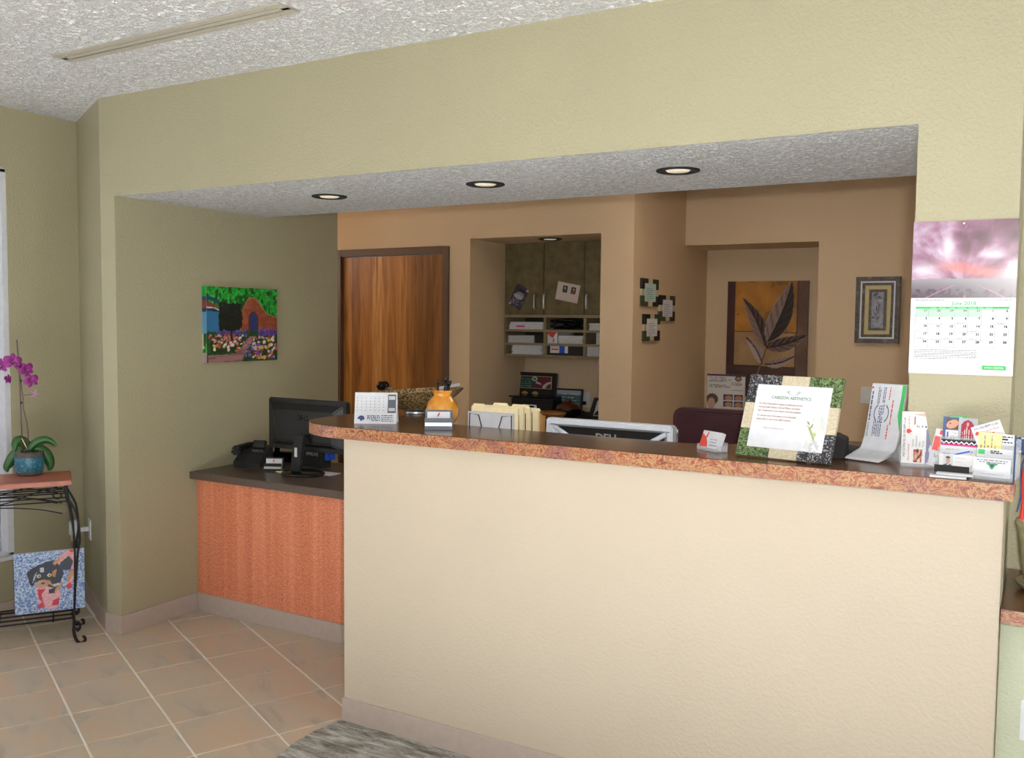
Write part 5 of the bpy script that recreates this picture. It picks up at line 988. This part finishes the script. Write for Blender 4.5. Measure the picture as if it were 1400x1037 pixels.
# ------------------------------------------------------------------ cabinet niche
CYF = 6.189; fcb = Frame((0, CYF, 0), 0)
cxs = [fcb.at(u, 380)[0] for u in (690, 743.5, 799.2)] + [-2.612]; zt_ = 2.231; zd = fcb.at(715, 430.5)[1]; zb_ = fcb.at(715, 488)[1]
ca = thing('wall_cabinet', 'olive wall cabinet with steel pulls and pigeonholes in the niche', 'cabinet', (cxs[0], CYF, zb_))
W_ = cxs[3] - cxs[0]; hd, ht = zd - zb_, zt_ - zb_
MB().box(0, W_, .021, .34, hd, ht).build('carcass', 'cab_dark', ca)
hnd = [fcb.at(u, 412)[0] - cxs[0] for u in (733, 746, 804)]; hz1, hz0 = fcb.at(735, 403)[1] - zb_, fcb.at(735, 422.5)[1] - zb_
for k in range(3):
    d_ = MB().box(cxs[k] - cxs[0] + .003, cxs[k + 1] - cxs[0] - .003, 0, .02, hd + .002, ht).build('cabinet_door', 'cabinet', ca, bevel=.0015)
    MB().tube(smooth([(hnd[k], 0, hz0), (hnd[k], -.03, hz0 + .008), (hnd[k], -.034, (hz0 + hz1) / 2), (hnd[k], -.03, hz1 - .008), (hnd[k], 0, hz1)]), .0085, 8).build('pull', 'steel', d_, label='steel bow pull')
zr = [0.0, fcb.at(715, 469)[1] - zb_ + .0, fcb.at(715, 450.5)[1] - zb_, hd]
tz = .018
for z in (0, zr[1] - tz, zr[2] - tz): MB().box(0, W_, 0, .32, z, z + tz).build('shelf', 'cabinet_edge', ca, bevel=.001)
MB().box(0, W_, 0, .32, hd - .021, hd).build('shelf', 'cabinet_edge', ca, bevel=.001)
xd = [0, fcb.at(744.5, 460)[0] - cxs[0], fcb.at(799, 460)[0] - cxs[0], W_]
for k, x in enumerate(xd): MB().box(max(0, x - .010) if k else 0, min(W_, x + .010) if k < 3 else W_, .0012, .318, tz, hd - .022).build('divider', 'cabinet_edge', ca)
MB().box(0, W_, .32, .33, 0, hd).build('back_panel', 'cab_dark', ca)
row = [tz, zr[1], zr[2]]
def inside(name, label, cat, u0, v0, u1, r_, mat, dy=.03, depth=.2, k=1, h=None, wob=0):
    x0, z1 = fcb.at(u0, v0, dy); x1, _ = fcb.at(u1, v0, dy); z0 = zb_ + row[r_] + .0006; hh_ = z1 - z0
    t_ = thing(name, label, cat, ((x0 + x1) / 2, CYF + dy, z0)); w_ = (x1 - x0) / 2; rg = random.Random(hash(label) % 99)
    rg = random.Random(len(label) + int(u0))
    for i in range(k):
        o_ = rg.uniform(-wob, wob); MB().box(-w_ + abs(o_) * .5 + (o_ if o_ > 0 else 0), w_ - abs(o_) * .5 + (o_ if o_ < 0 else 0), o_ * .3, depth, hh_ * i / k, hh_ * (i + 1) / k - (.0012 if k > 1 else 0)).build('sheet_stack' if k > 1 else 'body', mat, t_)
    return t_, w_, hh_
t_, a, b = inside('boxed_papers', 'white papers with a magenta label in the top left pigeonhole', 'papers', 696.3, 440, 742, 2, 'paper', k=3, wob=.008); MB().box(-a * .55, -a * .05, -.008, -.0045, b * .30, b * .50).build('magenta_label', 'magenta', t_)
inside('grey_papers', 'grey paper stack in the middle left pigeonhole', 'papers', 694.6, 458.5, 730, 1, 'paper_grey', k=4, wob=.004); inside('dark_box', 'dark box beside the grey papers in the middle left pigeonhole', 'box', 731, 458, 741.5, 1, 'blackmat')
inside('white_papers', 'tall slanting white paper stack in the bottom left pigeonhole', 'papers', 699, 469.6, 741.5, 0, 'paper', k=8, wob=.010)
t_, a, b = inside('black_cables', 'black bundled cables in the top middle pigeonhole', 'cables', 747, 438, 796, 2, 'black'); 
for c in list(t_.children): bpy.data.objects.remove(c)
cbm = MB()
for k in range(7):
    rg = random.Random(k); cbm.tube(smooth([(rg.uniform(-a, a), rg.uniform(0, .1), rg.uniform(.01, b)) for _ in range(6)]), .008, 6)
cbm.build('cable', 'blackgloss', t_, kind='stuff'); MB().box(-a, a * .9, .1, .18, .0, b * .8).build('case', 'blackmat', t_)
t_, a, b = inside('white_box', 'white box with an orange corner in the middle pigeonhole', 'box', 746.5, 453.5, 762, 1, 'paper'); MB().prism([(-a + .002, b * .98), (a * .95, b * .98), (a * .2, b * .45), (-a * .3, b * .62)], -.0006, -.0001, 'y').build('orange_print', 'inkred', t_); MB().prism([(a * .2, b * .1), (a * .4, b * .1), (a * .5, b * .4), (a * .3, b * .4)], -.0006, -.0001, 'y').build('logo_print', 'inkred', t_)
inside('white_papers', 'white paper stack right of the orange cornered box', 'papers', 763, 459, 796.5, 1, 'paper', k=4, wob=.006); inside('grey_papers', 'grey papers at the back of the middle pigeonhole', 'papers', 764, 453.5, 780, 1, 'paper_grey', dy=.24, depth=.06)
t_, a, b = inside('toner_box', 'black box with white, red and blue label in the bottom middle pigeonhole', 'box', 747.5, 471, 796.5, 0, 'black'); MB().box(-a * .8, a * .2, -.0006, -.0001, b * .2, b * .85).build('label_white', 'paper', t_); MB().box(-a * .28, a * .02, -.0010, -.0007, b * .2, b * .85).build('label_blue', 'blue', t_); MB().box(-a * .74, -a * .34, -.0010, -.0007, b * .48, b * .60).build('label_red', 'red', t_)
inside('white_papers', 'white papers in the top right pigeonhole', 'papers', 805, 442, 824, 2, 'paper', k=3, wob=.012); inside('white_papers', 'white papers in the middle right pigeonhole', 'papers', 815, 455, 828, 1, 'paper', k=3, wob=.004); inside('grey_box', 'grey box in the bottom right pigeonhole', 'box', 801.5, 474.5, 826, 0, 'paper_grey')
def flyer(name, label, cat, TL, TR, BL, y, w_, h_, pr_fn, base='paper', nx=40, ny=56):
    p = on(*TL, 1, y); q_ = on(*BL, 1, y); r_ = on(*TR, 1, y); ang = math.atan2(r_[2] - p[2], r_[0] - p[0]); w_ = math.hypot(r_[0] - p[0], r_[2] - p[2]); h_ = math.hypot(q_[0] - p[0], q_[2] - p[2])
    t_ = thing(name, label, cat, tuple(q_), rx=0); t_.rotation_euler = (0, -ang, 0); MB().box(0, w_, 0, .001, 0, h_).build('sheet', base, t_); P_ = Print(nx, ny, '#e8e4e4'); pr_fn(P_); P_.build('print', w_, h_, t_, y=-.0006, x0=0); return t_
def pf1(P):
    P.a[:] = rgb('#3a3346'); P.put(fbm(P.U * 4, P.V * 5, 3, 2) > .55, '#5a5064'); P.ell(.5, .78, .2, .12, '#1c1a22'); P.ell(.55, .6, .3, .14, '#8d8896'); P.ell(.45, .5, .34, .1, '#b6b0b8'); P.dabs(30, (.1, .9, .1, .38), ['#8a8290', '#54495e'], .03, 4); P.ell(.12, .06, .1, .05, '#d8a0b8'); P.ell(.9, .93, .1, .06, '#d890a8')
flyer('dark_flyer', 'dark purple flyer taped askew on the left cabinet door', 'flyer', (707, 387), (723.5, 397), (694.5, 415), CYF - .002, .1, .1, pf1, 'blackmat')
def pf2(P):
    P.a[:] = rgb('#d6c6bd'); P.poly([(.05, .95), (.98, .95), (.98, .12), (.05, .12)], '#dccbc2')
    for x0, c in ((.22, '#2a3a44'), (.60, '#2c4a34')):
        P.poly([(x0, .42), (x0, .86), (x0 + .28, .86), (x0 + .28, .42)], '#f0ece8'); P.poly([(x0 + .02, .45), (x0 + .02, .84), (x0 + .26, .84), (x0 + .26, .45)], c); P.ell(x0 + .14, .70, .05, .07, '#c89a80'); P.ell(x0 + .14, .52, .08, .08, '#3c4c6c' if x0 < .5 else '#b83c3c')
flyer('photo_card', 'pinkish card with two photos taped askew on the middle cabinet door', 'card', (763, 384.5), (793.2, 390.5), (759, 409), CYF - .002, .1, .1, pf2)
x0, z1 = fcb.at(815, 487.5); pk = thing('pink_note', 'pink note hanging under the right end of the wall cabinet', 'note', (x0 + .05, CYF + .02, zb_ - .075)); MB().box(-.05, .05, 0, .001, 0, .0745).build('sheet', 'pinkpaper', pk)
# on the niche worktop
py_ = 6.44; fpq = Frame((0, py_, 0), 0); x0, z1 = fpq.at(705, 508.7); x1, _ = fpq.at(759, 509)
pl = thing('award_plaque', 'tall dark framed award plaque standing on the niche worktop', 'plaque', ((x0 + x1) / 2, py_, ZN), rx=-.10); w_ = (x1 - x0) / 2; h_ = (z1 - ZN)
MB().box(-w_, w_, 0, .02, 0, h_).build('board', 'blackmat', pl, bevel=.003); MB().box(-w_, -w_ + .012, -.008, 0, 0, h_).box(w_ - .012, w_, -.008, 0, 0, h_).box(-w_ + .012, w_ - .012, -.008, 0, h_ - .012, h_).box(-w_ + .012, w_ - .012, -.008, 0, 0, .012).build('frame', 'black', pl, bevel=.002)
sc = 2 * w_ / 54.0; pz = lambda v: (509 - v) * sc * .88 + h_; pxx = lambda u: (u - 732) * sc
MB().box(pxx(709.8), pxx(753.2), -.004, -.0005, pz(531), pz(513.6)).build('gold_border', 'goldtrim', pl, bevel=.001)
P = Print(64, 28, '#274a4c'); P.poly([(.5, 0), (.45, .5), (.6, 1), (1, 1), (1, 0)], '#7a2440'); P.poly([(.52, 1), (.56, .6), (.7, 1)], '#2c4a2a'); P.ell(.98, -.05, .26, .62, '#d8d4d0'); P.ell(1.04, -.05, .2, .5, '#7a2840'); P.poly([(.5, .42), (.52, .6), (.66, .45), (.7, .3)], '#d8d0d4'); P.ell(.46, .8, .09, .2, '#d8dcd4'); P.ell(.46, .8, .05, .12, '#4c7a5c')
for k in range(4): P.dabs(26, (.03, .40 - .04 * (k == 1), .12 + .2 * k, .17 + .2 * k), ['#a8bcbc'], .012, k)
P.build('plaque_print', pxx(752.2) - pxx(710.8), pz(514.4) - pz(530.2), pl, y=-.0046, x0=pxx(710.8), z0=pz(530.2))
for u in (717, 731.5): MB().box(pxx(u - 4), pxx(u + 4), -.004, -.0005, pz(538.5), pz(536.2)).box(pxx(u - 2), pxx(u + 2), -.004, -.0005, pz(536.1), pz(534.8)).build('name_plate', 'goldtrim', pl)
MB().box(pxx(710), pxx(752), -.002, -.0005, pz(545), pz(533.4)).build('plate_panel', 'black', pl)
py_ = 6.2; fpq = Frame((0, py_, 0), 0); x0, z1 = fpq.at(695.5, 540.8); x1, _ = fpq.at(755, 543); pn_ = thing('printer', 'black printer with a silver oval panel on the niche worktop', 'printer', ((x0 + x1) / 2, py_, ZN)); w_ = (x1 - x0) / 2; h_ = z1 - ZN
MB().box(-w_ + .02, w_, .0, .17, .0005, h_ - .012).build('body', 'black', pn_, bevel=.008); MB().box(-w_, w_, -.01, .17, h_ - .0115, h_).build('lid', 'blackgloss', pn_, bevel=.004)
x2, z2 = fpq.at(715, 552.8); x3, z3 = fpq.at(734, 559.2); cxm = (x0 + x1) / 2
MB().box(x2 - cxm, x3 - cxm, -.008, -.0005, z3 - ZN, z2 - ZN).build('oval_panel', 'silver', pn_, bevel=.0035); MB().box(x2 - cxm + .012, x3 - cxm - .022, -.010, -.0085, z3 - ZN + .008, z2 - ZN - .008).build('display', 'blackgloss', pn_)
py_ = 6.40; fpq = Frame((0, py_, 0), 0); x0, z1 = fpq.at(758, 531.3); x1, _ = fpq.at(795.5, 532.6); pf = thing('framed_photo', 'framed lakeside certificate leaning on the niche back wall', 'frame', ((x0 + x1) / 2, py_, ZN), rx=-.12); w_ = (x1 - x0) / 2; h_ = z1 - ZN + .002
MB().box(-w_, -w_ + .012, -.008, .012, 0, h_).box(w_ - .012, w_, -.008, .012, 0, h_).box(-w_ + .012, w_ - .012, -.008, .012, h_ - .012, h_).box(-w_ + .012, w_ - .012, -.008, .012, 0, .012).build('frame', 'black', pf, bevel=.002)
MB().box(-w_ + .012, w_ - .012, -.001, .011, .012, h_ - .012).build('backing', 'goldtrim', pf)
P = Print(44, 50, '#6c8fb4'); g3 = P.V[..., None]; P.a = rgb('#a8c4e0') * g3 + rgb('#5a86b8') * (1 - g3); P.put(P.V < .78 + .04 * vnoise(P.U * 6, P.U * 0, 1), '#566a70'); P.put(P.V < .66, '#3c5a66'); P.put((P.V < .6) & (fbm(P.U * 8, P.V * 20, 3, 2) > .55), '#557c8a'); P.put(P.V < .25, '#2f6a74')
for z in (.84, .66, .52): P.dabs(40, (.18, .85, z - .015, z + .015), ['#d8dee4'], .014, int(z * 90))
P.build('photo_print', 2 * w_ - .03, h_ - .03, pf, y=-.0016, z0=.015)
py_ = 6.05; fpq = Frame((0, py_, 0), 0); x0, z1 = fpq.at(761.5, 548); x1, _ = fpq.at(793.5, 548); jr = thing('round_jar', 'dark round lidded jar with amber knob on the niche worktop', 'jar', ((x0 + x1) / 2, py_, ZN)); r_ = (x1 - x0) / 2; h_ = fpq.at(777, 545.6)[1] - ZN
MB().lathe([(r_ * .5, .0005), (r_ * .9, .02), (r_, h_ * .42), (r_ * .97, h_ * .5)], 32, cap=False).build('body', 'blackgloss', jr); MB().lathe([(r_ * .97, h_ * .5), (r_ * .84, h_ * .66), (r_ * .5, h_ * .78), (r_ * .2, h_ * .82)], 32, cap=False).build('lid', 'amber', jr); MB().lathe([(r_ * .2, h_ * .80), (r_ * .26, h_ * .86), (r_ * .24, h_ * .96), (.001, h_)], 16, cap=False).build('knob', 'amber', jr)
py_ = 5.87; fpq = Frame((0, py_, 0), 0); x0, z1 = fpq.at(738, 562); x1, _ = fpq.at(774, 562); wb = thing('wooden_bowl', 'small brown wooden bowl before the black printer', 'bowl', ((x0 + x1) / 2, py_, ZN)); r_ = (x1 - x0) / 2; h_ = max(.04, z1 - ZN)
MB().lathe([(r_ * .55, .0005), (r_ * .6, .003), (r_ * .85, h_ * .5), (r_, h_), (r_ * .95, h_), (r_ * .78, h_ * .5), (.001, h_ * .2)], 32, cap=False, sy=.7).build('body', 'bowlwood', wb)
fno = Frame((0, 6.5325, 0), 0); x0, z1 = fno.at(796.6, 536.6); x1, z0 = fno.at(804.2, 557)
no = thing('wall_outlet', 'white outlet with a black plug in the cabinet niche', 'outlet', ((x0 + x1) / 2, 6.5325, (z0 + z1) / 2)); MB().box(-.037, .037, -.006, 0, -.06, .06).build('cover_plate', 'plate', no, bevel=.002); MB().box(-.017, .017, -.0075, -.006, .012, .04).build('socket', 'white', no)
bp_ = thing('power_plug', 'black power plug with cord in the niche outlet', 'plug', ((x0 + x1) / 2 - .005, 6.5245, (z0 + z1) / 2 - .025)); MB().box(-.018, .018, -.03, 0, -.014, .014).build('plug', 'black', bp_, bevel=.004); MB().tube(smooth([(-.02, -.025, 0), (-.03, -.05, -.04), (.0, -.05, -.06), (.03, -.06, max(-.095, ZN + .012 - (z0 + z1) / 2 + .025))]), .004, 6).build('cord', 'black', bp_)
py_ = 6.1; fpq = Frame((0, py_, 0), 0); x0, z1 = fpq.at(812, 544); xb_, _ = fpq.at(803.5, 571); tp_ = thing('black_framed_easel', 'slanted black framed stand at the right end of the niche worktop', 'frame', (xb_, py_, ZN)); h_ = z1 - ZN
sl = x0 - xb_
MB().prism([(0, .0005), (.24, .0005), (.24, h_), (sl, h_)], .0, .02, 'y').build('frame', 'black', tp_, bevel=.004); MB().prism([(.045, .02), (.22, .02), (.22, h_ - .02), (sl + .03, h_ - .02)], -.004, -.0005, 'y').build('panel', 'paper_grey', tp_); MB().prism([(.05, .025), (.215, .025), (.215, .07), (.12, .085), (.07, .05)], -.007, -.0045, 'y').build('dark_picture', 'black', tp_)

# ------------------------------------------------------------------ pictures and plates on the tan walls
def dframe(label, TL, TR, BR, BL, paper):
    X = XD + .018; p = [on(*q_, 0, X) for q_ in (TL, TR, BR, BL)]; y0, y1 = (p[0][1] + p[3][1]) / 2, (p[1][1] + p[2][1]) / 2; z1, z0 = (p[0][2] + p[1][2]) / 2, (p[2][2] + p[3][2]) / 2
    t_ = thing('framed_notice', label, 'frame', (X, (y0 + y1) / 2, z0), rz=math.pi / 2, group='small tile framed notices on the tan wall'); del t_['group']
    w_, h_ = (y1 - y0) / 2, z1 - z0; bx_, bz = w_ * .32, h_ * .17; e = .0006; xi = w_ * .26; zi0, zi1 = h_ * .38, h_ * .62
    MB().box(-w_ + bx_, w_ - bx_, .002, .012, bz, h_ - bz).build('notice', paper, t_)
    def sec_(nm, mat, polys):
        for q_ in polys: MB().prism(q_, 0, .0165, 'y').build(nm, mat, t_)
    sec_('corner_block', 'black', [[(-w_, h_), (-w_, zi1), (-w_ + bx_, zi1), (-w_ + bx_, h_ - bz), (-xi, h_ - bz), (-xi, h_)]]); sec_('corner_block', 'black', [[(w_, 0), (w_, zi0), (w_ - bx_, zi0), (w_ - bx_, bz), (xi, bz), (xi, 0)]])
    sec_('corner_block', 'dark_olive', [[(w_, h_), (w_, zi1), (w_ - bx_, zi1), (w_ - bx_, h_ - bz), (xi, h_ - bz), (xi, h_)], [(-w_, 0), (-w_, zi0), (-w_ + bx_, zi0), (-w_ + bx_, bz), (-xi, bz), (-xi, 0)]])
    sec_('middle_block', 'rel_beige', [rc(-xi + e, xi - e, h_ - bz, h_), rc(-xi + e, xi - e, 0, bz), rc(-w_, -w_ + bx_, zi0 + e, zi1 - e), rc(w_ - bx_, w_, zi0 + e, zi1 - e)])
    m_ = MB()
    for k in range(7): small_print(m_, -w_ * .45, w_ * .45, bz + h_ * .06 + k * h_ * .07, h_ * .022, .0016, fill=(.6, 1, .9, 1, .7, 1, .8)[k])
    m_.build('small_print', 'inkgrey', t_, kind='stuff')
MAT['palemint'] = plain('pale_mint_paper', '#a9c4bc', .7)
dframe('top left of three small block framed notices, pale green paper', (878.6, 379.9), (901.5, 383.3), (899.6, 420.5), (877.2, 417.7), 'palemint')
dframe('rightmost of three small block framed notices on the tan wall', (903.5, 403.1), (923.9, 405.7), (922, 440.3), (902, 438), 'paper')
dframe('lowest of three small block framed notices on the tan wall', (881.4, 428.9), (902.9, 430.8), (902, 466.6), (880, 466), 'paper')

yv = Y3 - .035; p0 = on(995.4, 385.2, 1, yv); p1 = on(1106, 385.2, 1, yv); w_ = p1[0] - p0[0]; zb_ = .881; h_ = p0[2] - zb_
h_ = w_ * 1.45; zb_ = p0[2] - h_
lp_ = thing('leaf_painting', 'brown and ochre painting of leaves hanging in the far niche', 'painting', ((p0[0] + p1[0]) / 2, yv, zb_)); MB().box(-w_ / 2, w_ / 2, .0006, .0345, 0, h_).build('canvas', 'burgundy', lp_, bevel=.001)
P = Print(110, 160, '#7c5a3a'); fx = fbm(P.U * 5, P.V * 6, 5, 3)[..., None]; A_s = 1.45
vv = lambda v: 1 - v
def reg(x0, x1, v0, v1, ca_, cb_):
    m = (P.U >= x0) & (P.U < x1) & (1 - P.V >= v0) & (1 - P.V < v1); P.put(m, rgb(ca_) * (1 - fx) + rgb(cb_) * fx)
S = 1.0 / 1.255                                   # visible height share used when the layout was measured
reg(0, .10, 0, 1, '#3a1a18', '#5a2a24'); reg(.10, .88, 0, .435, '#8a5416', '#eaa040'); reg(.10, .86, .435, .73, '#8a6238', '#d8b07c'); reg(.86, 1, 0, 1, '#5c4034', '#8f6a56'); reg(0, .86, .73, 1, '#3c2822', '#6e4a3c')
P.put((fbm(P.U * 7, P.V * 7, 4, 12) > .62) & (P.U > .1) & (P.U < .86) & (P.V > .565), '#6e5420', .5)
for a_, b_ in (((.10, 1), (.10, .27)), ((.10, .565), (.88, .56)), ((.875, 1), (.875, .56)), ((.10, .27), (.86, .265)), ((.86, .56), (.86, .0))): P.line(a_, b_, .004, '#3a2418')
def pleaf(base, tip, wd, c0, c1, side, vein):
    b = np.array(base); t_ = np.array(tip); d = t_ - b; L = np.linalg.norm(d * [1, A_s]); dx = (P.U - b[0]); dy = (P.V - b[1]) * A_s; ux, uy = d[0] / L, d[1] * A_s / L
    s_ = (dx * ux + dy * uy) / L; n_ = dx * -uy + dy * ux + .03 * np.sin(s_ * 3.1); prof_ = wd * np.clip(np.sin(np.pi * np.clip(s_, 0, 1) ** .85), 0, 1) ** .8 * (1 - .25 * s_)
    m = (s_ > 0) & (s_ < 1) & (np.abs(n_) < prof_); q_ = np.abs(n_) / np.maximum(prof_, 1e-4); stripe = (np.sin((s_ * 36 - q_ * 9 + 2 * vnoise(P.U * 9, P.V * 9, 5))) > .35)
    P.put(m, c0); P.put(m & (n_ * side > 0), c1); P.put(m & stripe & (q_ > .18) & (q_ < .97), rgb(vein), .42); P.put(m & (q_ > .93), '#c8b2a8', .6); P.put(m & (np.abs(n_) < .008), '#1c0f0c')
pleaf((.50, .435), (.20, .855), .105, '#33201c', '#8a6c62', 1, '#a88c80'); pleaf((.52, .48), (.80, .995), .155, '#9c8078', '#271613', -1, '#5a4038'); pleaf((.50, .43), (.995, .545), .10, '#6a4c42', '#3a241e', 1, '#b49a8e')
pleaf((.46, .29), (.24, .52), .075, '#a88c80', '#c4aca4', 1, '#b8a098'); pleaf((.49, .285), (.86, .365), .065, '#b89c94', '#9a7c74', 1, '#c8b0a8')
P.line((.38, .16), (.44, .28), .007, '#a07048'); P.line((.44, .28), (.51, .43), .006, '#5a3a2a'); P.line((.51, .43), (.60, .57), .005, '#3a2018')
P.build('painted_face', w_, h_, lp_, y=-.0006)

yv = Y2 - .03; p0 = on(1171, 379, 1, yv); p1 = on(1231.8, 379, 1, yv); p2 = on(1201, 469.5, 1, yv); w_ = (p1[0] - p0[0]) / 2; h_ = p0[2] - p2[2]
fa = thing('framed_flower_relief', 'pewter framed silver flower relief on the tan wall right of the niche', 'picture', ((p0[0] + p1[0]) / 2, yv, p2[2]))
def ring(nm, mat, w0, h0, t_, y0, y1, par, bev=.004):
    hz = h_ / 2; a, b = w0, h0; m_ = MB()
    for poly_ in ([(-a, hz - b), (a, hz - b), (a - t_, hz - b + t_), (-a + t_, hz - b + t_)], [(a, hz - b), (a, hz + b), (a - t_, hz + b - t_), (a - t_, hz - b + t_)], [(a, hz + b), (-a, hz + b), (-a + t_, hz + b - t_), (a - t_, hz + b - t_)], [(-a, hz + b), (-a, hz - b), (-a + t_, hz - b + t_), (-a + t_, hz + b - t_)]): m_.prism(poly_, y0, y1, 'y')
    return m_.build(nm, mat, par, bevel=bev)
ring('outer_frame', 'pewter', w_, h_ / 2, .030, -.012, .029, fa); ring('silver_bead', 'silver', w_ - .030, h_ / 2 - .030, .010, -.004, .029, fa, .002); ring('inner_frame', 'pewter', w_ - .040, h_ / 2 - .040, .018, .0, .029, fa, .003)
MAT['matboard'] = plain('pale_gold_mat', '#c4b684', .8); MB().box(-w_ + .058, w_ - .058, .012, .028, .058, h_ - .058).build('mat_board', 'matboard', fa)
iw, ih = w_ * .40, h_ * .31; ring('relief_frame', 'pewter', iw, ih, .018, .002, .0118, fa, .002)
P = Print(40, 90, '#9a9cae'); P.put(fbm(P.U * 5, P.V * 9, 4, 3) > .55, '#adb0c0'); P.put(fbm(P.U * 6, P.V * 8, 4, 9) < .38, '#8184a0')
for cx, cy, rx_, ry_, rt in ((.32, .93, .24, .03, .2), (.72, .82, .22, .035, -.3), (.42, .55, .05, .07, .2), (.55, .46, .16, .022, .7), (.25, .42, .14, .022, -.8), (.15, .29, .17, .02, 0), (.58, .28, .12, .022, .3), (.6, .62, .06, .03, 1)): P.ell(cx, cy, rx_, ry_, '#4a4656', rt)
P.ell(.7, .76, .24, .05, '#b8b4c0'); P.line((.45, .3), (.45, .7), .012, '#6c6c80'); P.line((.2, .14), (.5, .05), .02, '#c0c0cc'); P.line((.6, .06), (.9, .18), .02, '#c0c0cc')
P.build('flower_relief', iw * 2 - .034, ih * 2 - .034, fa, y=.006, z0=h_ / 2 - ih + .017)
fs_ = Frame((0, Y2 - .0006, 0), 0)
for (u0, u1, lb) in ((1177.3, 1203, 'left white wall plate behind the newsletters'), (1213, 1238, 'right white wall plate behind the newsletters')):
    x0, z1 = fs_.at(u0, 529); x1, z0 = fs_.at(u1, 552.4); t_ = thing('wall_plate', lb, 'wall plate', ((x0 + x1) / 2, Y2 - .0006, (z0 + z1) / 2)); w_ = (x1 - x0) / 2; h_ = (z1 - z0) / 2
    MB().box(-w_, w_, -.007, 0, -h_, h_).build('cover_plate', 'plate', t_, bevel=.002)
    for s_ in (-1, 1): MB().box(s_ * w_ * .4 - .014, s_ * w_ * .4 + .014, -.0085, -.007, -.028, .028).build('rocker', 'white', t_, bevel=.001)
yv = 6.92; ffl = Frame((0, yv, 0), 0); x0, z1 = ffl.at(967, 511); x1, _ = ffl.at(1019.5, 512); w_ = x1 - x0; zb_ = .8805; h_ = z1 - zb_
sf = thing('treatment_flyer', 'white treatment flyer with face photos and purple top behind the burgundy chair', 'flyer', ((x0 + x1) / 2, yv, zb_)); MB().box(-w_ / 2, w_ / 2, 0, .004, 0, h_).box(-w_ / 2, w_ / 2, .004, .09, 0, .004).build('stand', 'acrylic', sf)
P = Print(64, 84, '#dcd9d8'); P.put(P.V > .965, '#4a1e58'); P.ell(.82, .92, .085, .06, '#3c3644'); P.ell(.82, .92, .055, .038, '#b08a50')
for z, x1_ in ((.93, .5), (.885, .62), (.855, .55), (.77, .5), (.735, .6)): P.dabs(40, (.05, x1_, z - .006, z + .006), ['#8a868c', '#a09ca0'], .010, int(z * 99))
for z in (.83, .805, .785): P.dabs(20, (.64, .92, z - .004, z + .004), ['#7a767c'], .008, int(z * 99))
P.line((.05, .68), (.95, .675), .004, '#8a868a')
for i_ in range(2):
    for j_ in range(2): P.poly([(.44 + .28 * i_, .58 - .14 * j_), (.44 + .28 * i_, .46 - .14 * j_), (.68 + .28 * i_, .46 - .14 * j_), (.68 + .28 * i_, .58 - .14 * j_)], '#2a3c6a'); P.ell(.58 + .26 * i_, .51 - .14 * j_, .10, .05, '#c08a6c')
P.ell(.14, .47, .16, .12, '#5a4640'); P.ell(.12, .38, .10, .12, '#c8a090'); P.build('flyer_print', w_ - .004, h_ - .004, sf, y=-.0008, z0=.002)
# ------------------------------------------------------------------ turn the lettering into meshes
bpy.context.view_layer.update()
dg = bpy.context.evaluated_depsgraph_get()
for o in TEXTS:
    me = bpy.data.meshes.new_from_object(o.evaluated_get(dg)); nm = o.name; par = o.parent
    n_ = bpy.data.objects.new('x', me); COL.objects.link(n_); n_.parent = par; n_.location = o.location; n_.rotation_euler = o.rotation_euler; n_.scale = o.scale
    if o.get('label'): n_['label'] = o['label']
    bpy.data.objects.remove(o); n_.name = nm; me.name = nm
